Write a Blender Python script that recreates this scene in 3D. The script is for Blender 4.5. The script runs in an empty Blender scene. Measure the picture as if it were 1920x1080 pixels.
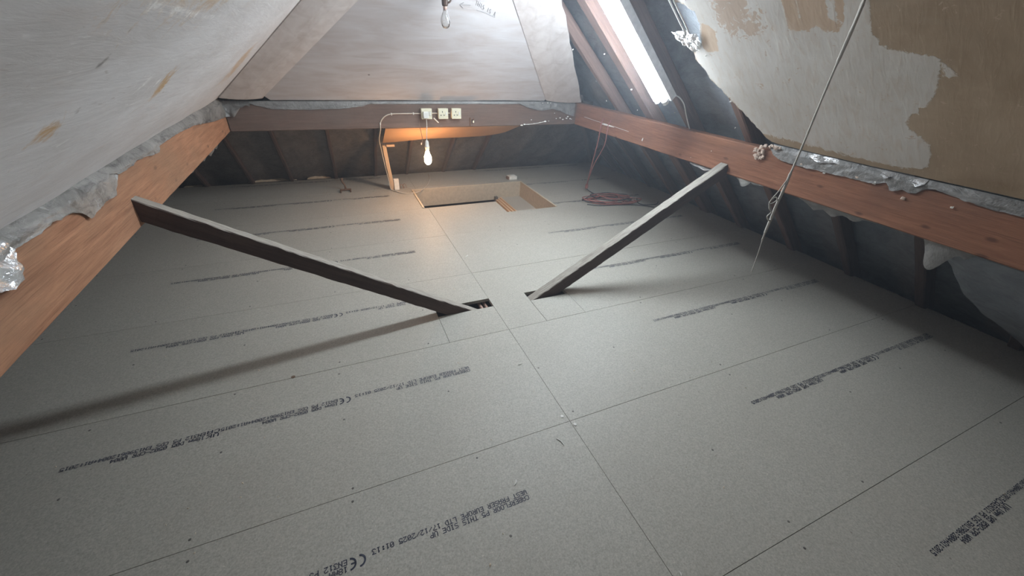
import bpy, bmesh, math, random
from mathutils import Vector, Matrix, noise
from mathutils.geometry import delaunay_2d_cdt
random.seed(7)
S = bpy.context.scene
COL = S.collection
# ------------------------------------------------------------------ camera, world, exposure
cam = bpy.data.objects.new('camera', bpy.data.cameras.new('camera'))
COL.objects.link(cam)
cam.data.sensor_width = 36.0
cam.data.lens = 726.536 / 1920 * 36.0
cam.data.clip_start = 0.02
cam.location = (-0.6384, -0.8021, 1.1884)
cam.rotation_euler = (1.019475, -0.045512, -0.402022)
S.camera = cam
w = bpy.data.worlds.new('world'); S.world = w; w.use_nodes = True
w.node_tree.nodes['Background'].inputs[0].default_value = (0.55, 0.62, 0.75, 1)
w.node_tree.nodes['Background'].inputs[1].default_value = 0.02
# faint bluish haze added through the loft, standing in for glare of the tube
vs = w.node_tree.nodes.new('ShaderNodeVolumeScatter')
vs.inputs['Color'].default_value = (0.80, 0.88, 1.0, 1); vs.inputs['Density'].default_value = 0.031; vs.inputs['Anisotropy'].default_value = 0.35
w.node_tree.links.new(vs.outputs[0], w.node_tree.nodes['World Output'].inputs['Volume'])
S.view_settings.view_transform = 'Standard'
S.view_settings.look = 'None'
S.view_settings.gamma = 1.0
S.view_settings.use_curve_mapping = False
S.view_settings.exposure = 0.0
TUBE_STRENGTH = 134.0
BULB_STRENGTH = 165.0

# ------------------------------------------------------------------ materials
def nt(name, rough=0.8, spec=0.3):
    m = bpy.data.materials.new(name); m.use_nodes = True
    n = m.node_tree; b = n.nodes['Principled BSDF']
    b.inputs['Roughness'].default_value = rough
    b.inputs['Specular IOR Level'].default_value = spec
    return m, n, b
def N(n, t, **k):
    x = n.nodes.new(t)
    for a, v in k.items(): setattr(x, a, v)
    return x
def coords(n, scale=(1, 1, 1), kind='Object'):
    tc = N(n, 'ShaderNodeTexCoord'); mp = N(n, 'ShaderNodeMapping')
    mp.inputs['Scale'].default_value = scale
    n.links.new(tc.outputs[kind], mp.inputs[0]); return mp.outputs[0]
def tex(n, co, scale, detail=5, rough=0.6, dist=0.0):
    t = N(n, 'ShaderNodeTexNoise'); t.inputs['Scale'].default_value = scale
    t.inputs['Detail'].default_value = detail; t.inputs['Roughness'].default_value = rough
    t.inputs['Distortion'].default_value = dist
    n.links.new(co, t.inputs['Vector']); return t.outputs['Fac']
def ramp(n, fac, stops):
    r = N(n, 'ShaderNodeValToRGB'); e = r.color_ramp.elements
    while len(e) < len(stops): e.new(0.5)
    for i, (p, c) in enumerate(stops):
        e[i].position = p; e[i].color = (c, c, c, 1) if isinstance(c, (int, float)) else (*c, 1)
    n.links.new(fac, r.inputs[0]); return r.outputs[0]
def mix(n, fac, a, b, mode='MIX'):
    x = N(n, 'ShaderNodeMix', data_type='RGBA', blend_type=mode)
    for s, v in ((x.inputs[0], fac), (x.inputs[6], a), (x.inputs[7], b)):
        if isinstance(v, (int, float)): s.default_value = v
        elif isinstance(v, tuple): s.default_value = (*v, 1)
        else: n.links.new(v, s)
    return x.outputs[2]
def math_(n, op, a, b, clamp=False):
    x = N(n, 'ShaderNodeMath', operation=op, use_clamp=clamp)
    for s, v in ((x.inputs[0], a), (x.inputs[1], b)):
        if isinstance(v, (int, float)): s.default_value = v
        else: n.links.new(v, s)
    return x.outputs[0]
def bump(n, b, h, strength=0.3, dist=0.005):
    x = N(n, 'ShaderNodeBump'); x.inputs['Strength'].default_value = strength
    x.inputs['Distance'].default_value = dist
    n.links.new(h, x.inputs['Height']); n.links.new(x.outputs[0], b.inputs['Normal'])
def flat(name, c, rough=0.6, spec=0.4, metal=0.0):
    m, n, b = nt(name, rough, spec)
    co = coords(n); f = tex(n, co, 40, 3)
    cc = ramp(n, f, [(0.3, tuple(x * 0.88 for x in c)), (0.7, tuple(min(1, x * 1.08) for x in c))])
    n.links.new(cc, b.inputs['Base Color']); b.inputs['Metallic'].default_value = metal
    return m
def attr(n, name):
    a = N(n, 'ShaderNodeAttribute', attribute_name=name); return a.outputs['Fac']

def wood(name, dark, light, grey=None, rough=0.75, dust=0.0, knots=True, contrast=1.0):
    m, n, b = nt(name, rough, 0.25)
    co = coords(n, (1.0, 14, 14)); g = tex(n, co, 4.0, 6, 0.65, 0.4)
    co2 = coords(n, (1, 3, 3)); g2 = tex(n, co2, 1.6, 4)
    co3 = coords(n, (1.5, 60, 60)); g3 = tex(n, co3, 6, 3)
    c = ramp(n, g, [(0.3, dark), (0.72, light)])
    c = mix(n, math_(n, 'MULTIPLY', ramp(n, g2, [(0.35, 0.0), (0.7, 1.0)]), 0.5), c, tuple(x * 0.62 for x in light))
    c = mix(n, math_(n, 'MULTIPLY', ramp(n, g3, [(0.52, 0.0), (0.75, 1.0)]), 0.45 * contrast), c, tuple(x * 0.55 for x in dark))
    if knots:
        v = N(n, 'ShaderNodeTexVoronoi'); v.inputs['Scale'].default_value = 1.0
        n.links.new(coords(n, (7, 16, 16)), v.inputs['Vector'])
        k = ramp(n, v.outputs['Distance'], [(0.07, 1.0), (0.16, 0.0)])
        c = mix(n, math_(n, 'MULTIPLY', k, 0.7), c, tuple(x * 0.35 for x in dark))
    if grey:
        s = ramp(n, tex(n, coords(n, (1, 2, 2)), 2.3, 5, 0.7), [(0.45, 0.0), (0.65, 1.0)])
        c = mix(n, math_(n, 'MULTIPLY', s, 0.55), c, grey)
    if dust > 0:
        ge = N(n, 'ShaderNodeNewGeometry'); sp = N(n, 'ShaderNodeSeparateXYZ')
        n.links.new(ge.outputs['Normal'], sp.inputs[0])
        up = ramp(n, sp.outputs[2], [(0.45, 0.0), (0.75, 1.0)])
        dn = ramp(n, tex(n, coords(n, (2, 30, 30)), 8, 5), [(0.3, 0.35), (0.65, 1.0)])
        c = mix(n, math_(n, 'MULTIPLY', math_(n, 'MULTIPLY', up, dn), dust), c, (0.44, 0.42, 0.37))
    n.links.new(c, b.inputs['Base Color'])
    bump(n, b, math_(n, 'ADD', g, math_(n, 'MULTIPLY', g3, 0.5)), 0.5, 0.004)
    return m

M = {}
M['purlin_red'] = wood('red_pine', (0.19, 0.075, 0.040), (0.39, 0.185, 0.108), grey=(0.19, 0.10, 0.07), contrast=1.5)
M['purlin_tan'] = wood('tan_pine', (0.27, 0.12, 0.065), (0.50, 0.265, 0.155), grey=(0.24, 0.145, 0.09), contrast=1.5)
M['purlin_grey'] = wood('grey_pine', (0.11, 0.068, 0.050), (0.20, 0.133, 0.105), grey=(0.13, 0.10, 0.085), knots=False)
M['brace'] = wood('brace_wood', (0.055, 0.034, 0.028), (0.13, 0.085, 0.068), dust=0.85, knots=False)
M['rafter_dark'] = wood('shaded_rafter_wood', (0.075, 0.052, 0.045), (0.14, 0.10, 0.088), knots=False)  # same rafter wood, shade of the eaves put into a darker colour
M['rafter'] = wood('rafter_wood', (0.13, 0.075, 0.06), (0.24, 0.155, 0.125), knots=False)
M['pale_wood'] = wood('pale_pine', (0.56, 0.38, 0.23), (0.68, 0.50, 0.34), knots=False, contrast=0.4)
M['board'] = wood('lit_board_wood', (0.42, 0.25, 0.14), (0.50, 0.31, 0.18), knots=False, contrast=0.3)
M['gable'] = flat('gable_dark', (0.20, 0.15, 0.12), 0.9)  # unseen end wall, darkened to keep bounced light off the near floor
M['joist'] = wood('joist_wood', (0.10, 0.07, 0.05), (0.19, 0.13, 0.10), knots=False)

def chipboard():
    m, n, b = nt('chipboard', 0.54, 0.40)
    co = coords(n)
    f1 = tex(n, co, 190, 3, 0.7); f2 = tex(n, co, 2.2, 5, 0.6); f3 = tex(n, coords(n, (1, 1.6, 1)), 90, 2)
    c = ramp(n, f1, [(0.28, (0.29, 0.275, 0.238)), (0.5, (0.40, 0.385, 0.34)), (0.72, (0.51, 0.495, 0.44))])
    c = mix(n, math_(n, 'MULTIPLY', ramp(n, f2, [(0.35, 0.0), (0.7, 1.0)]), 0.22), c, (0.31, 0.285, 0.24))
    c = mix(n, math_(n, 'MULTIPLY', ramp(n, f3, [(0.68, 0.0), (0.76, 1.0)]), 0.55), c, (0.66, 0.63, 0.55))
    v = N(n, 'ShaderNodeTexVoronoi'); v.inputs['Scale'].default_value = 9.0
    n.links.new(coords(n), v.inputs['Vector'])
    c = mix(n, ramp(n, v.outputs['Distance'], [(0.02, 0.6), (0.032, 0.0)]), c, (0.16, 0.13, 0.10))
    n.links.new(c, b.inputs['Base Color']); bump(n, b, f1, 0.12, 0.002)
    return m
M['chip'] = chipboard()
M['chip_edge'] = flat('chipboard_edge', (0.58, 0.50, 0.38), 0.8)
M['lining'] = flat('hatch_lining', (0.44, 0.37, 0.28), 0.75)
M['ink'] = flat('print_ink', (0.03, 0.035, 0.06), 0.6)
M['pencil'] = flat('pencil', (0.30, 0.29, 0.30), 0.7)
M['dark'] = flat('sub_floor_dark', (0.075, 0.06, 0.05), 0.9)  # dark slab under the boards, closes the cut-outs and hatch gap
M['white_plastic'] = flat('white_plastic', (0.74, 0.73, 0.68), 0.35, 0.5)
M['cream_plastic'] = flat('cream_plastic', (0.70, 0.66, 0.50), 0.4, 0.5)
M['slot'] = flat('dark_slot', (0.03, 0.03, 0.03), 0.5)
M['brown_plastic'] = flat('brown_bakelite', (0.055, 0.032, 0.022), 0.35, 0.5)
M['cable_grey'] = flat('grey_cable', (0.50, 0.46, 0.40), 0.5)
M['cable_brown'] = flat('brown_cable', (0.22, 0.14, 0.10), 0.5)
M['cable_white'] = flat('white_cable', (0.72, 0.70, 0.64), 0.45)
M['red_cord'] = flat('dusty_red_cord', (0.34, 0.14, 0.125), 0.7)
M['black_cord'] = flat('dark_cord', (0.05, 0.05, 0.06), 0.6)
M['copper'] = flat('dull_copper', (0.42, 0.27, 0.22), 0.45, 0.5, 0.3)
M['rust'] = flat('rusty_iron', (0.14, 0.085, 0.055), 0.7)
M['steel'] = flat('screw_steel', (0.13, 0.12, 0.11), 0.5, 0.5, 0.2)
M['crumb'] = flat('plaster_crumb', (0.62, 0.50, 0.42), 0.95)
M['paper_white'] = flat('white_chip', (0.85, 0.84, 0.80), 0.8)
M['cobweb'] = flat('dusty_string', (0.50, 0.48, 0.44), 0.95)
M['fitting'] = flat('white_enamel', (0.80, 0.80, 0.79), 0.4, 0.5)

def membrane(name, a, b_, rough, spec, stains=0.6, metal=0.0):
    m, n, b = nt(name, rough, spec)
    co = coords(n); f = tex(n, co, 7, 6, 0.7, 0.6); g = tex(n, co, 45, 4, 0.6)
    c = ramp(n, f, [(0.32, a), (0.68, b_)])
    s = ramp(n, tex(n, coords(n, (5, 1.5, 5)), 6, 5, 0.7, 1.0), [(0.50, 0.0), (0.66, 1.0)])
    c = mix(n, math_(n, 'MULTIPLY', s, stains), c, tuple(x * 0.28 for x in a))
    n.links.new(c, b.inputs['Base Color']); b.inputs['Metallic'].default_value = metal
    bump(n, b, math_(n, 'ADD', f, math_(n, 'MULTIPLY', g, 0.35)), 0.55, 0.02)
    return m
M['foil'] = membrane('dusty_foil', (0.17, 0.165, 0.155), (0.36, 0.35, 0.335), 0.38, 0.5, 0.75, 0.15)
M['foil_grey'] = membrane('grey_foil', (0.17, 0.165, 0.16), (0.27, 0.265, 0.255), 0.42, 0.5, 0.3, 0.1)
M['foil_shiny'] = membrane('silver_foil', (0.55, 0.56, 0.58), (0.78, 0.79, 0.80), 0.25, 0.5, 0.1, 0.6)
M['felt'] = membrane('roofing_felt', (0.16, 0.175, 0.20), (0.28, 0.305, 0.34), 0.5, 0.35, 0.2)
M['felt_far'] = membrane('eaves_membrane', (0.10, 0.09, 0.085), (0.18, 0.165, 0.155), 0.45, 0.35, 0.35)

def plaster_left():
    m, n, b = nt('plaster_left', 0.78, 0.25)
    co = coords(n); st = coords(n, (2.2, 0.8, 2.2))
    f = tex(n, st, 2.4, 7, 0.62, 0.5); g = tex(n, coords(n, (6, 0.9, 6)), 5.5, 6, 0.65, 0.4); h = tex(n, co, 26, 5, 0.7, 0.8)
    c = ramp(n, f, [(0.25, (0.55, 0.525, 0.515)), (0.5, (0.66, 0.64, 0.64)), (0.75, (0.74, 0.73, 0.74))])
    c = mix(n, math_(n, 'MULTIPLY', ramp(n, g, [(0.55, 0.0), (0.75, 1.0)]), 0.40), c, (0.62, 0.53, 0.49))
    c = mix(n, math_(n, 'MULTIPLY', ramp(n, g, [(0.25, 1.0), (0.42, 0.0)]), 0.45), c, (0.79, 0.78, 0.79))
    br = attr(n, 'brown'); rg = math_(n, 'MULTIPLY', math_(n, 'SUBTRACT', h, 0.5), 2.6)
    fac = ramp(n, math_(n, 'ADD', br, rg), [(0.40, 0.0), (0.95, 1.0)])
    c = mix(n, math_(n, 'MULTIPLY', fac, attr(n, 'tint')), c, (0.55, 0.36, 0.19))
    wh = ramp(n, math_(n, 'ADD', attr(n, 'white'), rg), [(0.4, 0.0), (0.8, 1.0)])
    c = mix(n, math_(n, 'MULTIPLY', wh, 0.9), c, (0.86, 0.85, 0.84))
    sc = tex(n, coords(n, (9, 1.6, 9)), 9, 3, 0.5, 1.2)
    c = mix(n, math_(n, 'MULTIPLY', ramp(n, sc, [(0.66, 0.0), (0.72, 1.0)]), 0.5), c, (0.82, 0.81, 0.80))
    c = mix(n, math_(n, 'MULTIPLY', ramp(n, sc, [(0.26, 1.0), (0.32, 0.0)]), 0.45), c, (0.42, 0.37, 0.34))
    dk = ramp(n, math_(n, 'ADD', attr(n, 'mark'), rg), [(0.45, 0.0), (0.8, 1.0)])
    c = mix(n, math_(n, 'MULTIPLY', dk, 0.8), c, (0.13, 0.11, 0.10))
    n.links.new(c, b.inputs['Base Color'])
    bump(n, b, math_(n, 'ADD', g, math_(n, 'MULTIPLY', attr(n, 'white'), 0.6)), 0.28, 0.006)
    return m
M['plaster_left'] = plaster_left()
def plaster_far(name, c0, c1, c2, stretch=(0.7, 3.0, 3.0)):
    m, n, b = nt(name, 0.78, 0.25)
    f = tex(n, coords(n, stretch), 4.2, 7, 0.62, 0.6); g = tex(n, coords(n), 1.7, 4)
    c = ramp(n, f, [(0.30, c0), (0.5, c1), (0.72, c2)])
    c = mix(n, math_(n, 'MULTIPLY', ramp(n, g, [(0.38, 0.0), (0.68, 1.0)]), 0.35), c, c0)
    h = tex(n, coords(n, (0.5, 5, 5)), 7.5, 5, 0.6)
    c = mix(n, math_(n, 'MULTIPLY', ramp(n, h, [(0.58, 0.0), (0.74, 1.0)]), 0.35), c, tuple(x * 0.78 for x in c0))
    v = N(n, 'ShaderNodeTexVoronoi'); v.inputs['Scale'].default_value = 3.4
    n.links.new(coords(n), v.inputs['Vector'])
    c = mix(n, ramp(n, v.outputs['Distance'], [(0.022, 0.8), (0.034, 0.0)]), c, (0.12, 0.09, 0.08))
    n.links.new(c, b.inputs['Base Color']); bump(n, b, f, 0.25, 0.006)
    return m
M['plaster_far'] = plaster_far('plaster_far', (0.46, 0.41, 0.395), (0.535, 0.51, 0.515), (0.61, 0.605, 0.625))
M['hip_board'] = plaster_far('hip_board', (0.50, 0.445, 0.42), (0.60, 0.555, 0.54), (0.69, 0.655, 0.64), (3, 3, 0.8))
def plaster_right():
    m, n, b = nt('plaster_right', 0.8, 0.22)
    co = coords(n); f = tex(n, co, 3.5, 6, 0.6, 0.5); h = tex(n, co, 34, 5, 0.7, 0.9); s = tex(n, coords(n, (2.0, 7.0, 2.0)), 6, 5, 0.6, 0.6)
    brown = ramp(n, f, [(0.3, (0.35, 0.255, 0.165)), (0.7, (0.52, 0.41, 0.295))])
    tan = mix(n, math_(n, 'MULTIPLY', ramp(n, s, [(0.45, 0.0), (0.7, 1.0)]), 0.5), (0.56, 0.42, 0.30), (0.68, 0.56, 0.45))
    white = ramp(n, f, [(0.3, (0.60, 0.565, 0.52)), (0.7, (0.73, 0.71, 0.68))])
    white = mix(n, math_(n, 'MULTIPLY', ramp(n, s, [(0.50, 0.0), (0.75, 1.0)]), 0.5), white, (0.56, 0.45, 0.355))
    white = mix(n, math_(n, 'MULTIPLY', ramp(n, s, [(0.25, 1.0), (0.42, 0.0)]), 0.35), white, (0.78, 0.76, 0.74))
    rg = math_(n, 'MULTIPLY', math_(n, 'SUBTRACT', h, 0.5), 0.9)
    wf = ramp(n, math_(n, 'ADD', attr(n, 'white'), rg), [(0.44, 0.0), (0.56, 1.0)])
    c = mix(n, wf, brown, white)
    pf = ramp(n, math_(n, 'ADD', attr(n, 'peel'), rg), [(0.46, 0.0), (0.56, 1.0)])
    c = mix(n, pf, c, tan)
    rg2 = math_(n, 'MULTIPLY', math_(n, 'SUBTRACT', h, 0.5), 4.5)
    bf = ramp(n, math_(n, 'ADD', attr(n, 'blotch'), rg2), [(0.62, 0.0), (0.72, 1.0)])
    c = mix(n, math_(n, 'MULTIPLY', bf, 0.85), c, (0.55, 0.42, 0.32))
    dk = ramp(n, math_(n, 'ADD', attr(n, 'mark'), rg), [(0.5, 0.0), (0.62, 1.0)])
    c = mix(n, math_(n, 'MULTIPLY', dk, 0.85), c, (0.07, 0.05, 0.04))
    n.links.new(c, b.inputs['Base Color']); bump(n, b, math_(n, 'ADD', s, wf), 0.25, 0.004)
    return m
M['plaster_right'] = plaster_right()
M['plaster_edge'] = flat('raw_plaster_edge', (0.60, 0.49, 0.38), 0.95)

def emit(name, c, s):
    m = bpy.data.materials.new(name); m.use_nodes = True; n = m.node_tree
    n.nodes.remove(n.nodes['Principled BSDF'])
    e = n.nodes.new('ShaderNodeEmission'); e.inputs[0].default_value = (*c, 1); e.inputs[1].default_value = s
    n.links.new(e.outputs[0], n.nodes['Material Output'].inputs[0]); return m
M['tube'] = emit('lit_tube', (0.83, 0.935, 1.02), TUBE_STRENGTH)
M['bulb_lit'] = emit('lit_bulb', (1.0, 0.56, 0.26), BULB_STRENGTH)
def glass():
    m, n, b = nt('clear_glass', 0.03, 0.5)
    b.inputs['Transmission Weight'].default_value = 1.0
    b.inputs['Base Color'].default_value = (0.95, 0.97, 0.97, 1); b.inputs['IOR'].default_value = 1.3
    return m
M['glass'] = glass()

# ------------------------------------------------------------------ object helpers
W = {}
def tag(o, label=None, cat=None, group=None, kind=None):
    if label: o['label'] = label
    if cat: o['category'] = cat
    if group: o['group'] = group
    if kind: o['kind'] = kind
    return o
def link(o, parent, Mw):
    COL.objects.link(o); W[o.name] = Mw.copy()
    if parent is not None:
        o.parent = parent; o.matrix_local = W[parent.name].inverted() @ Mw
    else: o.matrix_world = Mw
    return o
def empty(name, loc, label=None, cat=None, group=None, kind=None):
    o = bpy.data.objects.new(name, None); o.empty_display_size = 0.05
    link(o, None, Matrix.Translation(loc)); return tag(o, label, cat, group, kind)
def mk(name, vf, mat, parent=None, smooth=False, Mw=None, attrs=None, local=False, mats=None):
    v, f = vf
    if Mw is None: Mw = Matrix.Identity(4)
    if not local and Mw == Matrix.Identity(4):
        xs = [p[0] for p in v]; ys = [p[1] for p in v]; zs = [p[2] for p in v]
        o_ = Vector(((min(xs) + max(xs)) / 2, (min(ys) + max(ys)) / 2, min(zs)))
        Mw = Matrix.Translation(o_); v = [(p[0] - o_.x, p[1] - o_.y, p[2] - o_.z) for p in v]
    me = bpy.data.meshes.new(name); me.from_pydata([tuple(p) for p in v], [], [tuple(q) for q in f])
    if smooth: me.polygons.foreach_set('use_smooth', [True] * len(me.polygons))
    me.materials.append(M[mat])
    if mats:
        for x in mats: me.materials.append(M[x])
    if attrs:
        for k, vals in attrs.items():
            a = me.attributes.new(k, 'FLOAT', 'POINT'); a.data.foreach_set('value', vals)
    me.update()
    return link(bpy.data.objects.new(name, me), parent, Mw)
def join(*parts):
    V, F = [], []
    for v, f in parts:
        k = len(V); V += [tuple(p) for p in v]; F += [tuple(i + k for i in q) for q in f]
    return V, F
def box(x0, x1, y0, y1, z0, z1):
    v = [(x0, y0, z0), (x1, y0, z0), (x1, y1, z0), (x0, y1, z0), (x0, y0, z1), (x1, y0, z1), (x1, y1, z1), (x0, y1, z1)]
    return v, [(0, 3, 2, 1), (4, 5, 6, 7), (0, 1, 5, 4), (1, 2, 6, 5), (2, 3, 7, 6), (3, 0, 4, 7)]
def bbox(x0, x1, y0, y1, z0, z1, c=0.003):
    """box with chamfered edges"""
    bm = bmesh.new(); v, f = box(x0, x1, y0, y1, z0, z1)
    vs = [bm.verts.new(p) for p in v]
    for q in f: bm.faces.new([vs[i] for i in q])
    bmesh.ops.bevel(bm, geom=list(bm.edges), offset=c, segments=2, affect='EDGES', profile=0.6)
    bm.verts.index_update(); r = ([tuple(p.co) for p in bm.verts], [tuple(p.index for p in q.verts) for q in bm.faces]); bm.free(); return r
def prism(poly, z0, z1):
    n = len(poly); v = [(x, y, z0) for x, y in poly] + [(x, y, z1) for x, y in poly]
    f = [tuple(range(n - 1, -1, -1)), tuple(range(n, 2 * n))] + [(i, (i + 1) % n, n + (i + 1) % n, n + i) for i in range(n)]
    return v, f
def tube(pts, r, seg=8, closed=False, radii=None):
    pts = [Vector(p) for p in pts]; V, F = [], []; up = Vector((0.13, 0.21, 0.97))
    n = len(pts)
    for i, p in enumerate(pts):
        t = (pts[min(i + 1, n - 1)] - pts[max(i - 1, 0)]).normalized()
        if abs(t.dot(up)) > 0.95: up = Vector((0.9, 0.3, 0.1))
        a = t.cross(up).normalized(); b = t.cross(a); rr = radii[i] if radii else r
        for k in range(seg):
            q = 2 * math.pi * k / seg; V.append(tuple(p + a * math.cos(q) * rr + b * math.sin(q) * rr))
    for i in range(n - 1):
        for k in range(seg):
            F.append((i * seg + k, i * seg + (k + 1) % seg, (i + 1) * seg + (k + 1) % seg, (i + 1) * seg + k))
    F.append(tuple(range(seg - 1, -1, -1))); F.append(tuple((n - 1) * seg + k for k in range(seg)))
    return V, F
def lathe(prof, cx, cy, seg=20):
    V, F = [], []
    for r, z in prof:
        for k in range(seg):
            q = 2 * math.pi * k / seg; V.append((cx + r * math.cos(q), cy + r * math.sin(q), z))
    for i in range(len(prof) - 1):
        for k in range(seg):
            F.append((i * seg + k, i * seg + (k + 1) % seg, (i + 1) * seg + (k + 1) % seg, (i + 1) * seg + k))
    F.append(tuple(range(seg - 1, -1, -1))); F.append(tuple((len(prof) - 1) * seg + k for k in range(seg)))
    return V, F
def spline(pts, n=8):
    P = [Vector(p) for p in pts]; P = [P[0] * 2 - P[1]] + P + [P[-1] * 2 - P[-2]]; o = []
    for i in range(1, len(P) - 2):
        for k in range(n):
            t = k / n; a, b, c, d = P[i - 1], P[i], P[i + 1], P[i + 2]
            o.append(0.5 * ((2 * b) + (c - a) * t + (2 * a - 5 * b + 4 * c - d) * t * t + (3 * b - a - 3 * c + d) * t ** 3))
    o.append(P[-2]); return o
def beam(name, p0, p1, side, wid, hei, mat, parent=None, seg=24, jit=0.0015, cham=0.006, seed=0):
    """timber: local X runs along it, local Y is its width, local Z its depth; p0-p1 is the centre line"""
    p0, p1 = Vector(p0), Vector(p1); L = (p1 - p0).length; x = (p1 - p0).normalized()
    y = (Vector(side) - x * x.dot(Vector(side))).normalized(); z = x.cross(y)
    Mw = Matrix((x, y, z)).transposed().to_4x4(); Mw.translation = p0
    a, b, c = wid / 2, hei / 2, cham
    ring = [(-a + c, -b), (a - c, -b), (a, -b + c), (a, b - c), (a - c, b), (-a + c, b), (-a, b - c), (-a, -b + c)]
    V, F = [], []; n = 8
    for i in range(seg + 1):
        for j, (q, r) in enumerate(ring):
            s = 1 + 0 * j
            dq = noise.noise(Vector((i * 0.9 + seed * 7, j * 3.1, 0.3))) * jit * 2
            dr = noise.noise(Vector((i * 0.7 + seed * 5, j * 2.7, 4.3))) * jit * 2
            V.append((L * i / seg, q + dq, r + dr))
    for i in range(seg):
        for j in range(n): F.append((i * n + j, i * n + (j + 1) % n, (i + 1) * n + (j + 1) % n, (i + 1) * n + j))
    F.append(tuple(range(n - 1, -1, -1))); F.append(tuple(seg * n + j for j in range(n)))
    return mk(name, (V, F), mat, parent, Mw=Mw, local=True)
def interp(poly, t):
    if t <= poly[0][0]: return poly[0][1]
    for (a, b), (c, d) in zip(poly, poly[1:]):
        if t <= c: return b + (d - b) * (t - a) / max(1e-6, c - a)
    return poly[-1][1]
def nz(x, y, z=0.0): return noise.noise(Vector((x, y, z)))
def fbm(x, y, z=0.0):
    return nz(x, y, z) + 0.5 * nz(x * 2.1, y * 2.1, z + 7) + 0.25 * nz(x * 4.3, y * 4.3, z + 3)

# ------------------------------------------------------------------ roof planes (metres)
TL, TR, TF = 0.85, 0.93, 0.90
ZL = lambda x: 0.82 + TL * (x + 1.31)
ZR = lambda x: 0.82 + TR * (1.47 - x)
ZF = lambda y: 0.82 + TF * (2.55 - y)
YB = -2.4                                   # back of the room, behind the camera
RIDGE = (0.142, 2.055)
nL = Vector((-TL, 0, 1)).normalized(); nR = Vector((TR, 0, 1)).normalized(); nF = Vector((0, TF, 1)).normalized()

# ------------------------------------------------------------------ floor of chipboard panels
DROP = []
SEGS = {  # 5x7 dot font, columns, lowest bit on top
'0': '3E5149453E', '1': '00427F4000', '2': '4261514946', '3': '2141454B31', '4': '1814127F10', '5': '2745454539', '6': '3C4A494930',
'7': '0171090503', '8': '3649494936', '9': '064949291E', ':': '0036360000', '/': '2010080402', '+': '08083E0808', '-': '0808080808',
'A': '7E1111117E', 'B': '7F49494936', 'C': '3E41414122', 'D': '7F4141221C', 'E': '7F49494941', 'F': '7F09090901', 'H': '7F0808087F',
'I': '00417F4100', 'K': '7F08142241', 'L': '7F40404040', 'M': '7F020C027F', 'N': '7F0408107F', 'O': '3E4141413E', 'P': '7F09090906',
'R': '7F09192946', 'S': '4649494931', 'T': '01017F0101', 'U': '3F4040403F', 'W': '3F4038403F', 'm': '7C0418047C'}
def text_quads(txt, s0, top, pitch=0.012, cw=0.0100, ch=0.0150):
    """quads in (s, t): s runs along the reading direction, t downwards from the top of the line"""
    Q = []
    for i, c in enumerate(txt):
        if c not in SEGS: continue
        cols = [int(SEGS[c][k:k + 2], 16) for k in range(0, 10, 2)]
        for r in range(7):
            k = 0
            while k < 5:
                if cols[k] >> r & 1:
                    e = k
                    while e + 1 < 5 and cols[e + 1] >> r & 1: e += 1
                    x = s0 + i * pitch
                    Q.append((x + k * cw / 5 - .0001, x + (e + 1) * cw / 5 + .0005, top + r * ch / 7, top + (r + 1) * ch / 7 + .0003)); k = e + 1
                else: k += 1
    return Q
LINE1 = text_quads('CABERFLOOR P5 THIS SIDE UP', 0, 0)
LINE2 = text_quads('WEST FRASER EUROPE LTD 17/12/2025 01:13', 0, 0.0178)
BODY = []
for s0 in (0.530, 0.957):
    BODY += text_quads('EN312 P5 CDS EN13986:2004+A1:2015', s0, 0.0178, pitch=0.0116)
    BODY += text_quads('18mm D05 0502-CPR W004', s0, 0.0, pitch=0.0116)
UK = text_quads('UK', 0.915, 0, 0.0205, 0.0165, 0.0165) + text_quads('CA', 0.915, 0.018, 0.0205, 0.0165, 0.0165)
def ce_quads():
    V, F = [], []
    for cx in (0.499, 0.523):
        k0 = len(V); n = 14
        for i in range(n + 1):
            a = math.pi * (0.5 + i / n); R, r = 0.0165, 0.0115
            V.append((cx + math.cos(a) * R, 0.0165 + math.sin(a) * R)); V.append((cx + math.cos(a) * r, 0.0165 + math.sin(a) * r))
        for i in range(n): F.append((k0 + 2 * i, k0 + 2 * i + 1, k0 + 2 * i + 3, k0 + 2 * i + 2))
    k = len(V); V += [(0.509, 0.0142), (0.521, 0.0142), (0.521, 0.0188), (0.509, 0.0188)]; F.append((k, k + 1, k + 2, k + 3))
    return V, F
def print_mesh(xs, ys, x_min=None, x_max=None, cut=None):
    V, F = [], []
    for a, b, c, d in LINE1 + LINE2 + BODY + UK:
        xa, xb = xs - a, xs - b
        if x_min is not None and xb < x_min: continue
        if x_max is not None and xa > x_max: continue
        if cut and cut[0] < xa < cut[1]: continue
        k = len(V); V += [(xa, ys + c, 0.0004), (xb, ys + c, 0.0004), (xb, ys + d, 0.0004), (xa, ys + d, 0.0004)]; F.append((k, k + 3, k + 2, k + 1))
    v, f = ce_quads()
    if not (cut and cut[0] < xs - 0.5 < cut[1]):
        k = len(V); V += [(xs - a, ys + b, 0.0004) for a, b in v]; F += [tuple(reversed([i + k for i in q])) for q in f]
    return V, F

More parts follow.
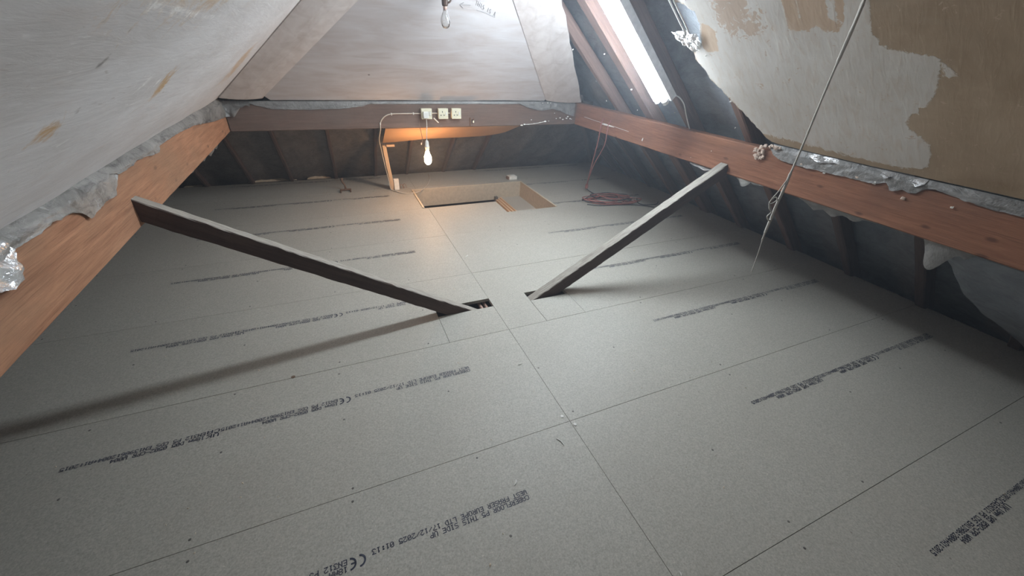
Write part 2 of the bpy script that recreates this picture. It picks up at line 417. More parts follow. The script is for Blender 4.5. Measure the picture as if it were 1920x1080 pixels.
floor = mk('floor', box(-2.5, 2.75, YB, 3.62, -0.235, -0.215), 'dark'); tag(floor, kind='structure')
G = 0.0009
def panel(poly, prints=None):
    # shrink each edge by the joint gap
    cx = sum(p[0] for p in poly) / len(poly); out = []
    n = len(poly)
    for i in range(n):
        a, b, c = Vector(poly[i - 1]), Vector(poly[i]), Vector(poly[(i + 1) % n])
        e1 = (b - a).normalized(); e2 = (c - b).normalized()
        out.append(tuple(b + (Vector((-e1.y, e1.x)) + Vector((-e2.y, e2.x))) * G))
    dz = random.uniform(-0.0006, 0.0003)
    o = mk('floor_panel', prism(out, -0.018 + dz, dz), 'chip', floor, Mw=Matrix.Identity(4))
    if prints:
        xs, ys, cut = prints
        p = mk('printed_marking', print_mesh(xs, ys, cut=cut), 'ink', o)
        p['label'] = 'rows of dark printed lettering upside down'
    # screw heads
    x0, x1 = min(p[0] for p in poly), max(p[0] for p in poly); y0, y1 = min(p[1] for p in poly), max(p[1] for p in poly)
    if x1 - x0 > 1.0:
        for gx in range(int(x0 / 0.4) - 1, int(x1 / 0.4) + 2):
            for yy in (y0 + 0.03, (y0 + y1) / 2, y1 - 0.03):
                x = gx * 0.4 + 0.02 + random.uniform(-0.02, 0.02); y = yy + random.uniform(-0.012, 0.012)
                if not (x0 + 0.015 < x < x1 - 0.015): continue
                if not inside(poly, (x, y), 0.012) or random.random() < 0.35: continue
                mk('screw_head', lathe([(0.0, 0.0012 + dz), (0.0032, 0.0010 + dz), (0.0042, 0.0001 + dz)][::-1], x, y, 6), 'steel', o)
    return o
def inside(poly, p, margin=0.0):
    c = False; x, y = p; n = len(poly)
    for i in range(n):
        x1, y1 = poly[i - 1]; x2, y2 = poly[i]
        if (y1 > y) != (y2 > y) and x < (x2 - x1) * (y - y1) / (y2 - y1) + x1: c = not c
    if margin and c:
        return seg_dist(poly, p) > margin
    return c
def seg_dist(poly, p, closed=True):
    d = 1e9; P = Vector(p); n = len(poly)
    for i in range(0 if closed else 1, n):
        a, b = Vector(poly[i - 1]), Vector(poly[i]); e = b - a
        t = max(0, min(1, (P - a).dot(e) / max(1e-9, e.length_squared))); d = min(d, (a + e * t - P).length)
    return d
def sdist(poly, p):
    d = seg_dist(poly, p); return d if inside(poly, p) else -d
for k in range(-4, 6):
    y0, y1 = 0.6 * k, 0.6 * (k + 1)
    if k == 5: y1 = 3.49
    ys = y0 + 0.384
    L = [(-2.2, y0), (0, y0), (0, y1), (-2.2, y1)]; R = [(0, y0), (2.42, y0), (2.42, y1), (0, y1)]; cutR = None
    if k == 1:
        L = [(-2.2, 0.6), (-0.303, 0.6), (-0.303, 0.897), (0, 0.897), (0, 1.2), (-2.2, 1.2)]
        R = [(0, 0.6), (0.214, 0.6), (0.214, 0.886), (0.45, 0.886), (0.45, 0.6), (2.42, 0.6), (2.42, 1.2), (0, 1.2)]
        panel([(-0.303, 0.6), (0, 0.6), (0, 0.818), (-0.303, 0.818)]); panel([(0.214, 0.6), (0.45, 0.6), (0.45, 0.80), (0.214, 0.80)])
    if k == 3:
        R = [(0, 1.8), (2.42, 1.8), (2.42, 2.4), (1.09, 2.4), (1.09, 2.12), (0.62, 2.12), (0.62, 2.4), (0, 2.4)]; cutR = (-1, 1.11)
    if k == 4:
        L = [(-2.2, 2.4), (-0.03, 2.4), (-0.03, 2.9), (0, 2.9), (0, 3.0), (-2.2, 3.0)]
        R = [(0, 2.9), (1.09, 2.9), (1.09, 2.4), (2.42, 2.4), (2.42, 3.0), (0, 3.0)]; cutR = (-1, 1.11)
    lx = -0.27
    panel(L, (lx, ys, (-0.31, 0.0) if k == 1 else None)); panel(R, (2.09, ys, cutR))
# joists under the boards, seen through the cut-outs
for x in (-0.52, 0.12, 0.56, 1.25, 1.7, -0.95):
    mk('joist', box(x - 0.025, x + 0.025, YB, 2.1 if -0.03 < x < 1.2 else 3.45, -0.12, -0.0195), 'joist', floor)
# rough broken board scraps along the far eaves
for x0, x1, y, h in ((-1.96, -1.82, 3.52, 0.012), (-1.5, -1.05, 3.535, 0.03), (-0.96, -0.74, 3.53, 0.035)):
    n = 16; V, F = [], []
    for i in range(n + 1):
        x = x0 + (x1 - x0) * i / n; e = math.sin(math.pi * i / n) ** 0.5
        hh = h * e * (0.7 + 0.5 * nz(x * 17, 2.2)) + 0.003
        V += [(x, y - 0.03, 0.002), (x, y - 0.02 + 0.008 * nz(x * 25, 5), hh), (x, y + 0.05, hh * 0.8), (x, y + 0.06, 0.0)]
    for i in range(n):
        for j in range(3): F.append((4 * i + j, 4 * i + 4 + j, 4 * i + 5 + j, 4 * i + 1 + j))
    F += [(0, 1, 2, 3), (4 * n + 3, 4 * n + 2, 4 * n + 1, 4 * n)]
    rub = mk('rubble', (V, F), 'chip_edge')
    tag(rub, {-1.96: 'small pale flake of debris at the far left corner of the floor', -1.5: 'long low heap of pale rubble along the far eaves left of the rafters',
              -0.96: 'pale lumpy rubble at the far eaves behind the metal pipe stub'}[x0], 'debris')

# ------------------------------------------------------------------ roof: felt and rafters
ceiling = empty('ceiling', (0.14, 0.5, 2.1), kind='structure')
def felt(name, fn, nu, nv, mat, amp):
    V, F = [], []
    for i in range(nu + 1):
        for j in range(nv + 1): V.append(fn(i / nu, j / nv))
    for i in range(nu):
        for j in range(nv):
            a = i * (nv + 1) + j; F.append((a, a + nv + 1, a + nv + 2, a + 1))
    return mk(name, (V, F), mat, ceiling, smooth=True)
OFF = 0.105
def fR(u, v):
    y = YB + (3.75 - YB) * u; x = 2.56 + (0.12 - 2.56) * v; d = OFF + 0.03 * abs(math.sin(math.pi * (y + 0.4 * 5 - 0.02) / 0.4)) + 0.018 * fbm(y * 3, x * 3)
    return tuple(Vector((x, y, ZR(x))) + nR * d)
def fL(u, v):
    y = YB + (3.75 - YB) * u; x = -2.50 + (0.16 + 2.50) * v
    return tuple(Vector((x, y, ZL(x))) + nL * (OFF + 0.03 + 0.018 * fbm(y * 3, x * 3, 5)))
def fF(u, v):
    x = -2.5 + 5.1 * u; y = 3.66 + (2.60 - 3.66) * v
    w_ = 0.5 + 0.5 * nz(x * 1.3, 9.1)
    d = 0.035 + 0.022 * abs(math.sin(math.pi * (x + 1.09) / 0.39)) + 0.045 * fbm(x * 2.6, y * 2.2 + x * 0.8, 11) * w_ + 0.012 * abs(nz(x * 5 + y * 6, y * 3, 2)) + 0.008 * nz(x * 16 + y * 9, y * 12)
    return tuple(Vector((x, y, ZF(y))) + nF * d)
# keep each felt inside its own hip
def clip_sheet(fn, keep):
    return fn
felt('roofing_felt', fR, 150, 60, 'felt', 0.02)
felt('roofing_felt', fL, 100, 50, 'felt', 0.02)
felt('eaves_membrane', fF, 190, 40, 'felt_far', 0.02)
def rafter(p0, p1, side, wid=0.045, dep=0.08, seed=0, mat='rafter'):
    o = beam('rafter', p0, p1, side, wid, dep, mat, ceiling, seg=10, seed=seed)
    return o
ys_r = [-2.02, -1.62, -1.22, -0.82, -0.42, -0.02, 0.38, 0.79, 1.245, 1.63, 2.02]
nails = []
for i, y in enumerate(ys_r):
    top = 0.30 if y > 0.6 else 1.25
    if y > 1.5: top = 0.793 + (y - 1.80) * 0.949 - 0.22
    top = max(top, 0.22)
    a = Vector((2.45, y, ZR(2.45))) + nR * 0.060; b = Vector((top, y, ZR(top))) + nR * 0.060
    wd = 0.095 if abs(y - 1.63) < .01 else 0.05
    r = rafter(a, b, (0, 1, 0), wd, 0.08, i, 'rafter' if y > 0.6 else 'rafter_dark')
    if y > 0.6:
        for t in [(1.43, .03), (1.28, -.02), (1.07, .028), (0.86, .02), (1.17, -.026)][: 3 + i % 3]:
            q = Vector((t[0] - 0.02 * (i % 3), y + t[1] * wd / .06, ZR(t[0] - 0.02 * (i % 3)))) - nR * 0.002
            s = 0.005 + 0.003 * random.random()
            V = [tuple(q + Vector((random.uniform(-1, 1), random.uniform(-1, 1), random.uniform(-1, 1))).normalized() * s) for _ in range(8)]
            bm = bmesh.new(); [bm.verts.new(p) for p in V]; bmesh.ops.convex_hull(bm, input=bm.verts)
            bm.verts.index_update(); vf = ([tuple(p.co) for p in bm.verts], [tuple(p.index for p in f.verts) for f in bm.faces]); bm.free()
            mk('plaster_nib', vf, 'paper_white', r)
for i, (y, xt) in enumerate(((2.40, 1.62), (2.74, 1.82), (3.05, 2.1))):
    rafter(Vector((2.45, y, ZR(2.45))) + nR * 0.060, Vector((xt, y, ZR(xt))) + nR * 0.060, (0, 1, 0), 0.045, 0.07, 20 + i, 'rafter_dark')
for i, y in enumerate((-2.02, -1.62, -1.22, -0.82, -0.42, -0.02, 0.38, 0.79, 1.2, 1.62, 2.02, 2.4, 2.75)):
    rafter(Vector((-2.40, y, ZL(-2.40))) + nL * 0.060, Vector((-1.39, y, ZL(-1.39))) + nL * 0.060, (0, 1, 0), 0.05, 0.08, 30 + i, 'rafter_dark')
for i, (x, yt) in enumerate(((-1.78, 2.98), (-1.42, 2.72), (-1.09, 2.66), (-0.69, 2.66), (-0.31, 2.66), (0.01, 2.66), (0.41, 2.66), (0.77, 2.66))):
    rafter((x, 3.62, ZF(3.62) + 0.038), (x, yt, ZF(yt) + 0.038), (1, 0, 0), 0.030, 0.05, 50 + i, 'rafter_dark')
rafter((1.50, 2.60, 0.82), (2.50, 3.62, -0.1), (0.7, -0.7, 0), 0.05, 0.1, 70, 'rafter_dark')
rafter((-1.36, 2.62, 0.81), (-2.38, 3.62, -0.07), (0.7, 0.7, 0), 0.05, 0.1, 71, 'rafter_dark')

# ------------------------------------------------------------------ plaster slopes
def sheet(name, outline, step, to3, normal, thick, mat, masks, rough_edge=None, parent=None, kind='structure', rim='plaster_edge'):
    # resample the outline
    out = []
    n = len(outline)
    for i in range(n):
        a, b = Vector(outline[i]), Vector(outline[(i + 1) % n]); m = max(1, int((b - a).length / step))
        if rough_edge and rough_edge(a, b): m = max(m, int((b - a).length / 0.010))
        e = (b - a).normalized(); pn = Vector((-e.y, e.x))
        for k in range(m):
            p = a + (b - a) * k / m
            if rough_edge and rough_edge(a, b):
                p = p + pn * (0.009 * nz(p.x * 40, p.y * 40) + 0.005 * nz(p.x * 110, p.y * 110))
            out.append(p)
    xs = [p.x for p in out]; ys = [p.y for p in out]; pts = list(out); poly = [tuple(p) for p in out]
    coarse = [tuple(p) for p in outline]
    y = min(ys)
    while y < max(ys):
        st = step * (1 if y > -0.9 else 4)
        x = min(xs)
        while x < max(xs):
            q = (x + st * 0.13 * nz(x * 90, y * 90), y)
            if inside(coarse, q) and seg_dist(coarse, q) > step * 0.6: pts.append(Vector(q))
            x += st
        y += st
    m = len(out)
    v2, e2, f2, *_ = delaunay_2d_cdt(pts, [(i, (i + 1) % m) for i in range(m)], [], 1, 1e-5)
    top = [to3(p.x, p.y) for p in v2]; n3 = Vector(normal)
    V = [tuple(p) for p in top] + [tuple(Vector(p) + n3 * thick) for p in top]; k = len(top)
    F = [tuple(f) for f in f2] + [tuple(i + k for i in reversed(f)) for f in f2]
    cnt = {}
    for f in f2:
        for a, b in zip(f, list(f[1:]) + [f[0]]): cnt[(a, b)] = 1
    rimf = [(a, a + k, b + k, b) for (a, b) in cnt if (b, a) not in cnt]
    nb = len(F); F += rimf
    at = {}
    for key, fn in masks.items():
        vals = [fn(p.x, p.y) for p in v2]; at[key] = vals + vals
    o = mk(name, (V, F), mat, parent, attrs=at, mats=[rim], Mw=Matrix.Identity(4), local=True)
    for p in list(o.data.polygons)[nb:]: p.material_index = 1
    bm = bmesh.new(); bm.from_mesh(o.data); bmesh.ops.recalc_face_normals(bm, faces=bm.faces); bm.to_mesh(o.data); bm.free()
    if kind: o['kind'] = kind
    return o
def soft(poly, x, y, wid=0.03):
    return max(0.0, min(1.0, 0.5 + sdist(poly, (x, y)) / wid * 0.5))
def line_m(pl, x, y, wid):
    return max(0.0, 1 - seg_dist(pl, (x, y), False) / wid)
R_WHITE = [(0.838, 0.877), (0.865, 0.806), (0.896, 0.78), (0.929, 0.779), (0.98, 0.81), (1.001, 0.81), (1.039, 0.881), (1.07, 0.889), (1.153, 0.853), (1.188, 0.821), (1.301, 0.729), (1.41, 0.650), (1.418, 0.451), (1.425, 0.212), (1.43, 0.031), (1.41, -0.053), (1.348, -0.066), (1.303, -0.058), (1.274, -0.014), (1.24, 0.026), (1.198, -0.014), (1.166, -0.055), (1.121, -0.073), (1.05, -0.08), (1.032, -0.073), (1.024, -0.021), (1.021, 0.034), (1.001, 0.077), (0.968, 0.1), (0.887, 0.098), (0.6, 0.09), (0.5, 0.9)]
R_PEEL1 = [(0.80, 0.367), (0.916, 0.373), (0.961, 0.37), (0.962, 0.287), (0.942, 0.271), (0.962, 0.265), (0.967, 0.185), (0.91, 0.171), (0.80, 0.16)]
R_PEEL2 = [(0.80, 0.676), (0.904, 0.682), (0.942, 0.666), (0.971, 0.621), (0.986, 0.57), (0.981, 0.535), (0.975, 0.48), (0.901, 0.464), (0.911, 0.507), (0.80, 0.517)]
R_PEEL3 = [(0.924, 0.77), (0.936, 0.729), (0.96, 0.713), (1.032, 0.725), (1.038, 0.82), (1.001, 0.81)]
R_TORN = [(0.3, 0.98), (0.7, 0.95), (0.838, 0.877), (0.865, 0.806), (0.896, 0.78), (0.929, 0.779), (0.98, 0.81), (1.001, 0.81), (1.039, 0.881), (1.07, 0.889), (1.112, 0.863), (1.153, 0.853), (1.188, 0.821), (1.241, 0.782), (1.301, 0.729), (1.37, 0.678), (1.438, 0.626)]
out_r = [(RIDGE[0], YB), (1.452, YB), (1.452, 0.585)] + R_TORN[::-1] + [(RIDGE[0], 0.98)]
def rpeel(x, y):
    v = max(soft(R_PEEL1, x, y, 0.012), soft(R_PEEL3, x, y, 0.012))
    # runs of white paint over the peeled patch
    if v > 0:
        for yy, xe in ((0.325, 0.93), (0.268, 0.962), (0.225, 0.93), (0.195, 0.95)):
            if x < xe: v *= min(1.0, abs(y - yy) / 0.012)
    return v
def rmark(x, y):
    v = max(0, 1 - math.hypot(x - 0.965, y - 0.052) / 0.016)
    for a, b, r in ((1.10, 0.245, .006), (1.13, 0.262, .004), (1.15, 0.27, .004), (1.24, 0.325, .005), (1.27, 0.34, .005), (1.31, 0.35, .004), (1.335, 0.30, .005), (1.28, 0.285, .003)):
        v = max(v, 1 - math.hypot(x - a, y - b) / (r * 1.8))
    return max(0, v)
def rblotch(x, y):
    v = soft(R_PEEL2, x, y, 0.03) * 1.05
    nt_ = [(1.24, 0.026), (1.166, -0.055), (1.27, -0.02)]
    return v
def rwhite(x, y):
    v = soft(R_WHITE, x, y, 0.020 if y < 0.2 else 0.035)
    d = math.hypot(x - 1.075, y + 0.105)
    if d < 0.022: v = max(v, 1 - d / 0.03)
    if 1.16 < x < 1.26 and -0.06 < y < 0.05: v += 0.75 * (nz(x * 55 - y * 55, (x + y) * 9, 4)) if abs(v - 0.5) < 0.5 else 0
    return v
wall_right = sheet('wall_right', out_r, 0.02, lambda x, y: (x, y, ZR(x) + 0.004 * fbm(x * 2, y * 2)), nR, 0.012, 'plaster_right',
      {'white': rwhite, 'peel': rpeel, 'blotch': rblotch, 'mark': rmark}, rough_edge=lambda a, b: a.y > 0.55 and b.y > 0.55)
C1 = [(-1.302, 2.58), (-1.0, 2.31), (-0.665, 1.98), (RIDGE[0], 1.19)]
L_S1 = [(-0.967, 0.536), (-0.962, 0.486), (-1.001, 0.492), (-1.052, 0.542), (-1.062, 0.592), (-1.017, 0.591)]
L_S2 = [(-0.915, 1.80), (-0.914, 1.706), (-1.015, 1.662), (-1.118, 1.83), (-1.144, 2.0), (-1.019, 1.95)]
L_S3 = [(-1.019, 0.059), (-1.023, 0.02), (-1.057, 0.019), (-1.064, 0.04), (-1.053, 0.051), (-1.069, 0.1), (-1.04, 0.086)]
L_CR = [(-0.845, -0.05), (-0.845, 0.14), (-0.846, 0.444), (-0.85, 0.675), (-0.846, 1.248)]
L_BR = [(-0.838, -0.15), (-0.70, 0.0), (-0.72, 0.50), (-0.823, 0.403), (-0.844, 0.283), (-0.845, 0.14), (-0.844, -0.032)]
def lbrown(x, y): return max(soft(L_S1, x, y, 0.02), soft(L_S2, x, y, 0.06), soft(L_S3, x, y, 0.018), 0.95 * soft(L_BR, x, y, 0.05))
def ltint(x, y): return 0.6 if x > -0.90 else (0.95 if y < 1 else 0.7)
def lwhite(x, y): return max(1.2 * line_m(L_CR, x, y, 0.009), 0.75 * line_m([(-1.03, 0.40), (-0.99, 0.47)], x, y, 0.02), 0.6 * line_m([(-0.97, 0.3), (-0.965, 0.42)], x, y, 0.015), line_m([(-1.0, 0.33), (-0.985, 0.38)], x, y, 0.01))
def lmark(x, y):
    v = 0
    for (a, b, r) in ((-0.895, 0.145, 0.012), (-0.845, 0.43, 0.016), (-1.015, 0.11, 0.01), (-0.93, 0.02, 0.008), (-1.0, 0.0, 0.008)):
        v = max(v, 1 - math.hypot(x - a, (y - b) * 1.6) / (r * 0.9))
    return max(0, v)
out_l = [(-1.302, YB), (RIDGE[0], YB)] + [C1[3]] + [C1[2], C1[1], (-1.302, 2.58)]
wall_left = sheet('wall_left', out_l, 0.022, lambda x, y: (x, y, ZL(x) + 0.005 * fbm(x * 2, y * 2, 3)), nL, 0.012, 'plaster_left',
      {'brown': lbrown, 'tint': ltint, 'white': lwhite, 'mark': lmark})
# far slope between the hip boards
C2 = [(-1.029, 2.52), (-0.399, 1.928), (0.105, 1.454)]; R1 = [(0.49, 1.858), (1.131, 2.53)]
out_f = [C2[0], (-1.0, 2.553), (1.11, 2.553), R1[1], R1[0], C2[2], C2[1]]
wall_far = sheet('wall_far', out_f, 0.04, lambda x, y: (x, y, ZF(y) + 0.004 * fbm(x * 2, y * 2, 8)), nF, 0.012, 'plaster_far', {})
def strip(name, A, B, nrm, seg=26, mat='hip_board', t=0.010, ragged=False):
    """board filling the hip between polylines A and B (3D)"""
    V, F = [], []; wdt = 5; nrm = Vector(nrm).normalized()
    A = [Vector(p) for p in A]; B = [Vector(p) for p in B]
    def at(P, u):
        ls = [(P[i + 1] - P[i]).length for i in range(len(P) - 1)]; L = sum(ls) * u
        for i, l in enumerate(ls):
            if L <= l or i == len(ls) - 1: return P[i] + (P[i + 1] - P[i]) * (L / l)
            L -= l
    for side in (0, 1):
        for i in range(seg + 1):
            a, b = at(A, i / seg), at(B, i / seg)
            for j in range(wdt + 1):
                p = a + (b - a) * (j / wdt)
                if ragged and j == wdt: p = p + (b - a).normalized() * 0.012 * (nz(i * 1.7, 0.3) - (0.6 if 12 < i < 14 else 0))
                p = p - nrm * (0.010 * math.sin(math.pi * j / wdt) + 0.004) + nrm * t * side
                V.append(tuple(p))
    w_ = wdt + 1; k = (seg + 1) * w_
    for i in range(seg):
        for j in range(wdt):
            q = (i * w_ + j, i * w_ + j + 1, (i + 1) * w_ + j + 1, (i + 1) * w_ + j); F.append(q); F.append(tuple(x + k for x in reversed(q)))
    for i in range(seg):
        F.append((i * w_, (i + 1) * w_, (i + 1) * w_ + k, i * w_ + k)); a = i * w_ + wdt; F.append((a, a + k, a + w_ + k, a + w_))
    for j in range(wdt):
        F.append((j, j + k, j + 1 + k, j + 1)); a = seg * w_ + j; F.append((a, a + 1, a + 1 + k, a + k))
    o = mk(name, (V, F), mat, smooth=False); o['kind'] = 'structure'
    bm = bmesh.new(); bm.from_mesh(o.data); bmesh.ops.recalc_face_normals(bm, faces=bm.faces); bm.to_mesh(o.data); bm.free()
    return o
ap = (0.105, 1.454, ZF(1.454)); apx = (RIDGE[0], 1.13, RIDGE[1])
strip('trim_1', [(-1.045, 2.535, 0.834), (-0.399, 1.928, ZF(1.928)), ap], [(-1.278, 2.465, 0.843), (-0.665, 1.872, 1.366), apx], (nL + nF))
strip('trim_2', [(1.131, 2.545, 0.824), (0.49, 1.858, ZF(1.858)), ap], [(1.478, 2.522, 0.812), (0.793, 1.80, 1.455), apx], (nR + nF), ragged=True)
# unseen gable behind the camera, coloured dark to cut bounced light
wb = [(-1.36, YB, 0.80), (1.5, YB, 0.80), (RIDGE[0], YB, RIDGE[1] + 0.02), (-2.45, YB, -0.2), (2.7, YB, -0.2)]
o = mk('wall_back', (wb + [(x, y - 0.02, z) for x, y, z in wb], [(3, 0, 2, 1, 4), (9, 6, 7, 5, 8), (3, 4, 9, 8), (0, 3, 8, 5), (2, 0, 5, 7), (1, 2, 7, 6), (4, 1, 6, 9)]), 'gable'); o['kind'] = 'structure'

# pencilled note on the far slope
def far_pt(x, y, d=0.0): return Vector((x, y, ZF(y) + 0.004 * fbm(x * 2, y * 2, 8))) - nF * (0.0015 + d)
STK = {'T': [[(0, 0), (1, 0)], [(.5, 0), (.5, 1)]], 'H': [[(0, 0), (0, 1)], [(1, 0), (1, 1)], [(0, .5), (1, .5)]], 'I': [[(.5, 0), (.5, 1)]],
       'S': [[(1, .1), (.4, 0), (0, .25), (.9, .7), (.6, 1), (0, .9)]], 'A': [[(0, 1), (.5, 0), (1, 1)], [(.2, .6), (.8, .6)]]}
V, F = [], []
def pencil(pts):
    global V, F
    V, F = join((V, F), tube(pts, 0.0012, 4))
x = 0.262
for ch in 'THIS IS A':
    if ch in STK:
        for s in STK[ch]:
            yb = 1.878 + (x - 0.262) * 0.35
            pencil([far_pt(x + a * 0.012, yb + b * 0.022 + a * 0.004) for a, b in s])
    x += 0.0165
pencil([far_pt(0.17, 1.905), far_pt(0.235, 1.905)]); pencil([far_pt(0.19, 1.895), far_pt(0.17, 1.905), far_pt(0.195, 1.922)])
pencil([far_pt(0.28, 1.925), far_pt(0.34, 1.935), far_pt(0.41, 1.955)])
mk('pencil_writing', (V, F), 'pencil', wall_far)['label'] = 'faint pencilled words with a small arrow'

# ------------------------------------------------------------------ purlins and braces
pr = beam('purlin', (1.4925, YB + 0.01, 0.711), (1.4925, 2.60, 0.711), (1, 0, 0), 0.075, 0.182, 'purlin_red', seg=60, jit=0.001, cham=0.005, seed=1)
tag(pr, 'long reddish timber roof beam along the right side, under the torn plaster', 'beam')
plb = beam('purlin', (-1.3275, YB + 0.01, 0.709), (-1.3275, 2.80, 0.709), (1, 0, 0), 0.075, 0.182, 'purlin_tan', seg=60, jit=0.001, cham=0.005, seed=2)
tag(plb, 'long orange-tan timber roof beam along the left side under white plaster', 'beam')
pf = beam('purlin', (-1.285, 2.5875, 0.709), (1.452, 2.5875, 0.709), (0, 1, 0), 0.075, 0.18, 'purlin_grey', seg=50, jit=0.001, cham=0.005, seed=3)
tag(pf, 'dull grey-brown timber beam across the far end carrying the sockets', 'beam')
# a long split with white drips near the far corner of the right beam
V, F = tube(spline([(1.4535, 2.40, 0.705), (1.4535, 2.2, 0.70), (1.4535, 1.95, 0.697), (1.4535, 1.76, 0.692)], 6), 0.0012, 5)
V2, F2 = tube([(1.452, 2.12, 0.690), (1.449, 2.06, 0.694), (1.452, 1.95, 0.692)], 0.006, 6, radii=[0.002, 0.008, 0.002])
mk('plaster_drip', join((V, F), (V2, F2)), 'paper_white', pr)['label'] = 'thin white splash of plaster'
def blob(c, s, mat, name, parent=None, sq=(1, 1, 1), n=16, seed=0):
    rr = random.Random(seed); bm = bmesh.new()
    for _ in range(n):
        d = Vector((rr.uniform(-1, 1), rr.uniform(-1, 1), rr.uniform(-1, 1))).normalized() * rr.uniform(0.7, 1.0)
        bm.verts.new((c[0] + d.x * s * sq[0], c[1] + d.y * s * sq[1], c[2] + d.z * s * sq[2]))
    bmesh.ops.convex_hull(bm, input=bm.verts); lo = [v for v in bm.verts if not v.link_faces]; bmesh.ops.delete(bm, geom=lo, context='VERTS')
    bm.verts.index_update(); vf = ([tuple(p.co) for p in bm.verts], [tuple(p.index for p in f.verts) for f in bm.faces]); bm.free()
    return mk(name, vf, mat, parent)
blob((1.453, 1.587, 0.665), 0.011, 'paper_white', 'plaster_nib', pr, (0.3, 0.7, 1.7), seed=2)
for q, (y, z, s) in enumerate(((0.10, 0.775, .012), (-0.02, 0.745, .011), (-0.17, 0.760, .008), (0.42, 0.775, .009), (0.305, 0.765, .01), (0.17, 0.778, .011), (0.96, 0.72, .004), (1.1, 0.65, .004))):
    blob((1.450, y, z), s, 'crumb' if q % 2 else 'paper_white', 'plaster_nib', pr, (0.5, 1, 0.8), seed=q + 5)

bl = beam('timber_brace', (-1.335, 0.8425, 0.70), (0.01, 0.8425, -0.125), (0, 1, 0), 0.045, 0.068, 'brace', seg=60, jit=0.0012, cham=0.003, seed=5)
tag(bl, 'dark sloping timber brace running down from the left beam into a floor hole', 'brace')
br = beam('timber_brace', (1.462, 0.84, 0.645), (0.17, 0.84, -0.090), (0, 1, 0), 0.055, 0.072, 'brace', seg=60, jit=0.0012, cham=0.003, seed=6)
tag(br, 'dusty-topped sloping timber brace running down from the right beam into a floor hole', 'brace')
pp = empty('water_pipe', (-0.03, 0.86, -0.05), 'pair of dull pinkish pipes inside the floor hole at the left brace foot', 'pipe')
for i, x in enumerate((-0.022, -0.05)):
    mk('pipe', tube([(x, 0.55, -0.040), (x + 0.004, 1.3, -0.040)], 0.0095, 10), 'copper', pp, smooth=True)

# ------------------------------------------------------------------ torn foil draped over the purlins
def drape(name, label, pts, side, parent=None, mat='foil', amp=0.006, step=0.012, seed=0.0, top=None, puff=0.0):
    """pts: lower edge as (run, z); side: 'L','R','F'. Hangs from the plaster edge over the beam face."""
    lo, hi = pts[0][0], pts[-1][0]; n = max(4, int((hi - lo) / step)); rows = 9; V, F = [], []
    for i in range(n + 1):
        t = lo + (hi - lo) * i / n; zb = interp(pts, t) + 0.004 * nz(t * 45, seed)
        for j in range(rows + 1):
            v = j / rows
            if side == 'L': p = Vector((-1.305, t, 0.828)); out = Vector((1, 0, 0)); face = -1.287
            elif side == 'R': p = Vector((1.462, t, 0.832)); out = Vector((-1, 0, 0)); face = 1.450
            else: p = Vector((t, 2.556, 0.812)); out = Vector((0, -1, 0)); face = 2.547
            if v < 0.3:
                s = v / 0.3; q = p.copy(); q.z = p.z - s * 0.02
                if side == 'L': q.x = p.x + (face - p.x) * s
                elif side == 'R': q.x = p.x + (face - p.x) * s
                else: q.y = p.y + (face - p.y) * s
            else:
                s = (v - 0.3) / 0.7; q = p.copy(); q.z = (p.z - 0.02) + (zb - (p.z - 0.02)) * s
                if side in 'LR': q.x = face
                else: q.y = face
            wv = amp * (0.25 + v) * (0.6 + nz(t * 22 + seed, v * 3, seed) + 0.7 * nz(t * 60, v * 7, seed + 2)) + puff * v * v
            q += out * max(0.0, wv)
            V.append(tuple(q))
    w_ = rows + 1
    for i in range(n):
        for j in range(rows): F.append((i * w_ + j, i * w_ + j + 1, (i + 1) * w_ + j + 1, (i + 1) * w_ + j))
    return mk(name, (V, F), mat, parent, smooth=True)
fl = empty('foil_membrane', (-1.29, 0.8, 0.75), 'dirty silver foil sheet, torn into flaps, hanging over the left beam', 'membrane')
drape('flap', '', [(-2.3, 0.775), (0.16, 0.79), (0.245, 0.792), (0.338, 0.790), (0.407, 0.792), (0.495, 0.785), (0.535, 0.766), (0.552, 0.745), (0.60, 0.753), (0.66, 0.758), (0.74, 0.754), (0.775, 0.785), (0.79, 0.80)], 'L', fl, seed=1.0, puff=0.003, amp=0.004)
drape('flap', '', [(0.765, 0.812), (0.80, 0.799), (0.878, 0.794), (0.96, 0.800), (1.035, 0.797), (1.183, 0.780), (1.23, 0.800), (1.452, 0.801), (1.771, 0.787), (2.159, 0.745), (2.45, 0.722), (2.62, 0.72)], 'L', fl, seed=4.0, amp=0.005)
drape('flap', '', [(0.10, 0.785), (0.14, 0.752), (0.19, 0.735), (0.235, 0.755), (0.25, 0.785)], 'L', fl, mat='foil_shiny', seed=9.0, amp=0.016)
# crumpled flap at the left hip corner
drape('flap', '', [(-1.325, 0.75), (-1.29, 0.72), (-1.24, 0.715), (-1.215, 0.74), (-1.19, 0.77), (-1.15, 0.79), (-1.13, 0.78)], 'F', fl, mat='foil_grey', seed=6.0, amp=0.02)
ff = empty('foil_membrane', (-0.7, 2.54, 0.76), 'grey foil edge sagging along the top of the far beam', 'membrane')
drape('flap', '', [(-1.139, 0.806), (-1.108, 0.789), (-1.003, 0.762), (-0.788, 0.757), (-0.557, 0.763), (-0.407, 0.777), (-0.347, 0.800)], 'F', ff, mat='foil_grey', seed=2.0, amp=0.005)
drape('flap', '', [(-0.347, 0.803), (-0.1, 0.797), (0.2, 0.800), (0.6, 0.797), (0.851, 0.803)], 'F', ff, mat='foil_grey', seed=2.7, amp=0.003)
fc = empty('foil_membrane', (1.2, 2.54, 0.74), 'crumpled grey membrane spattered white at the far right beam corner', 'membrane')
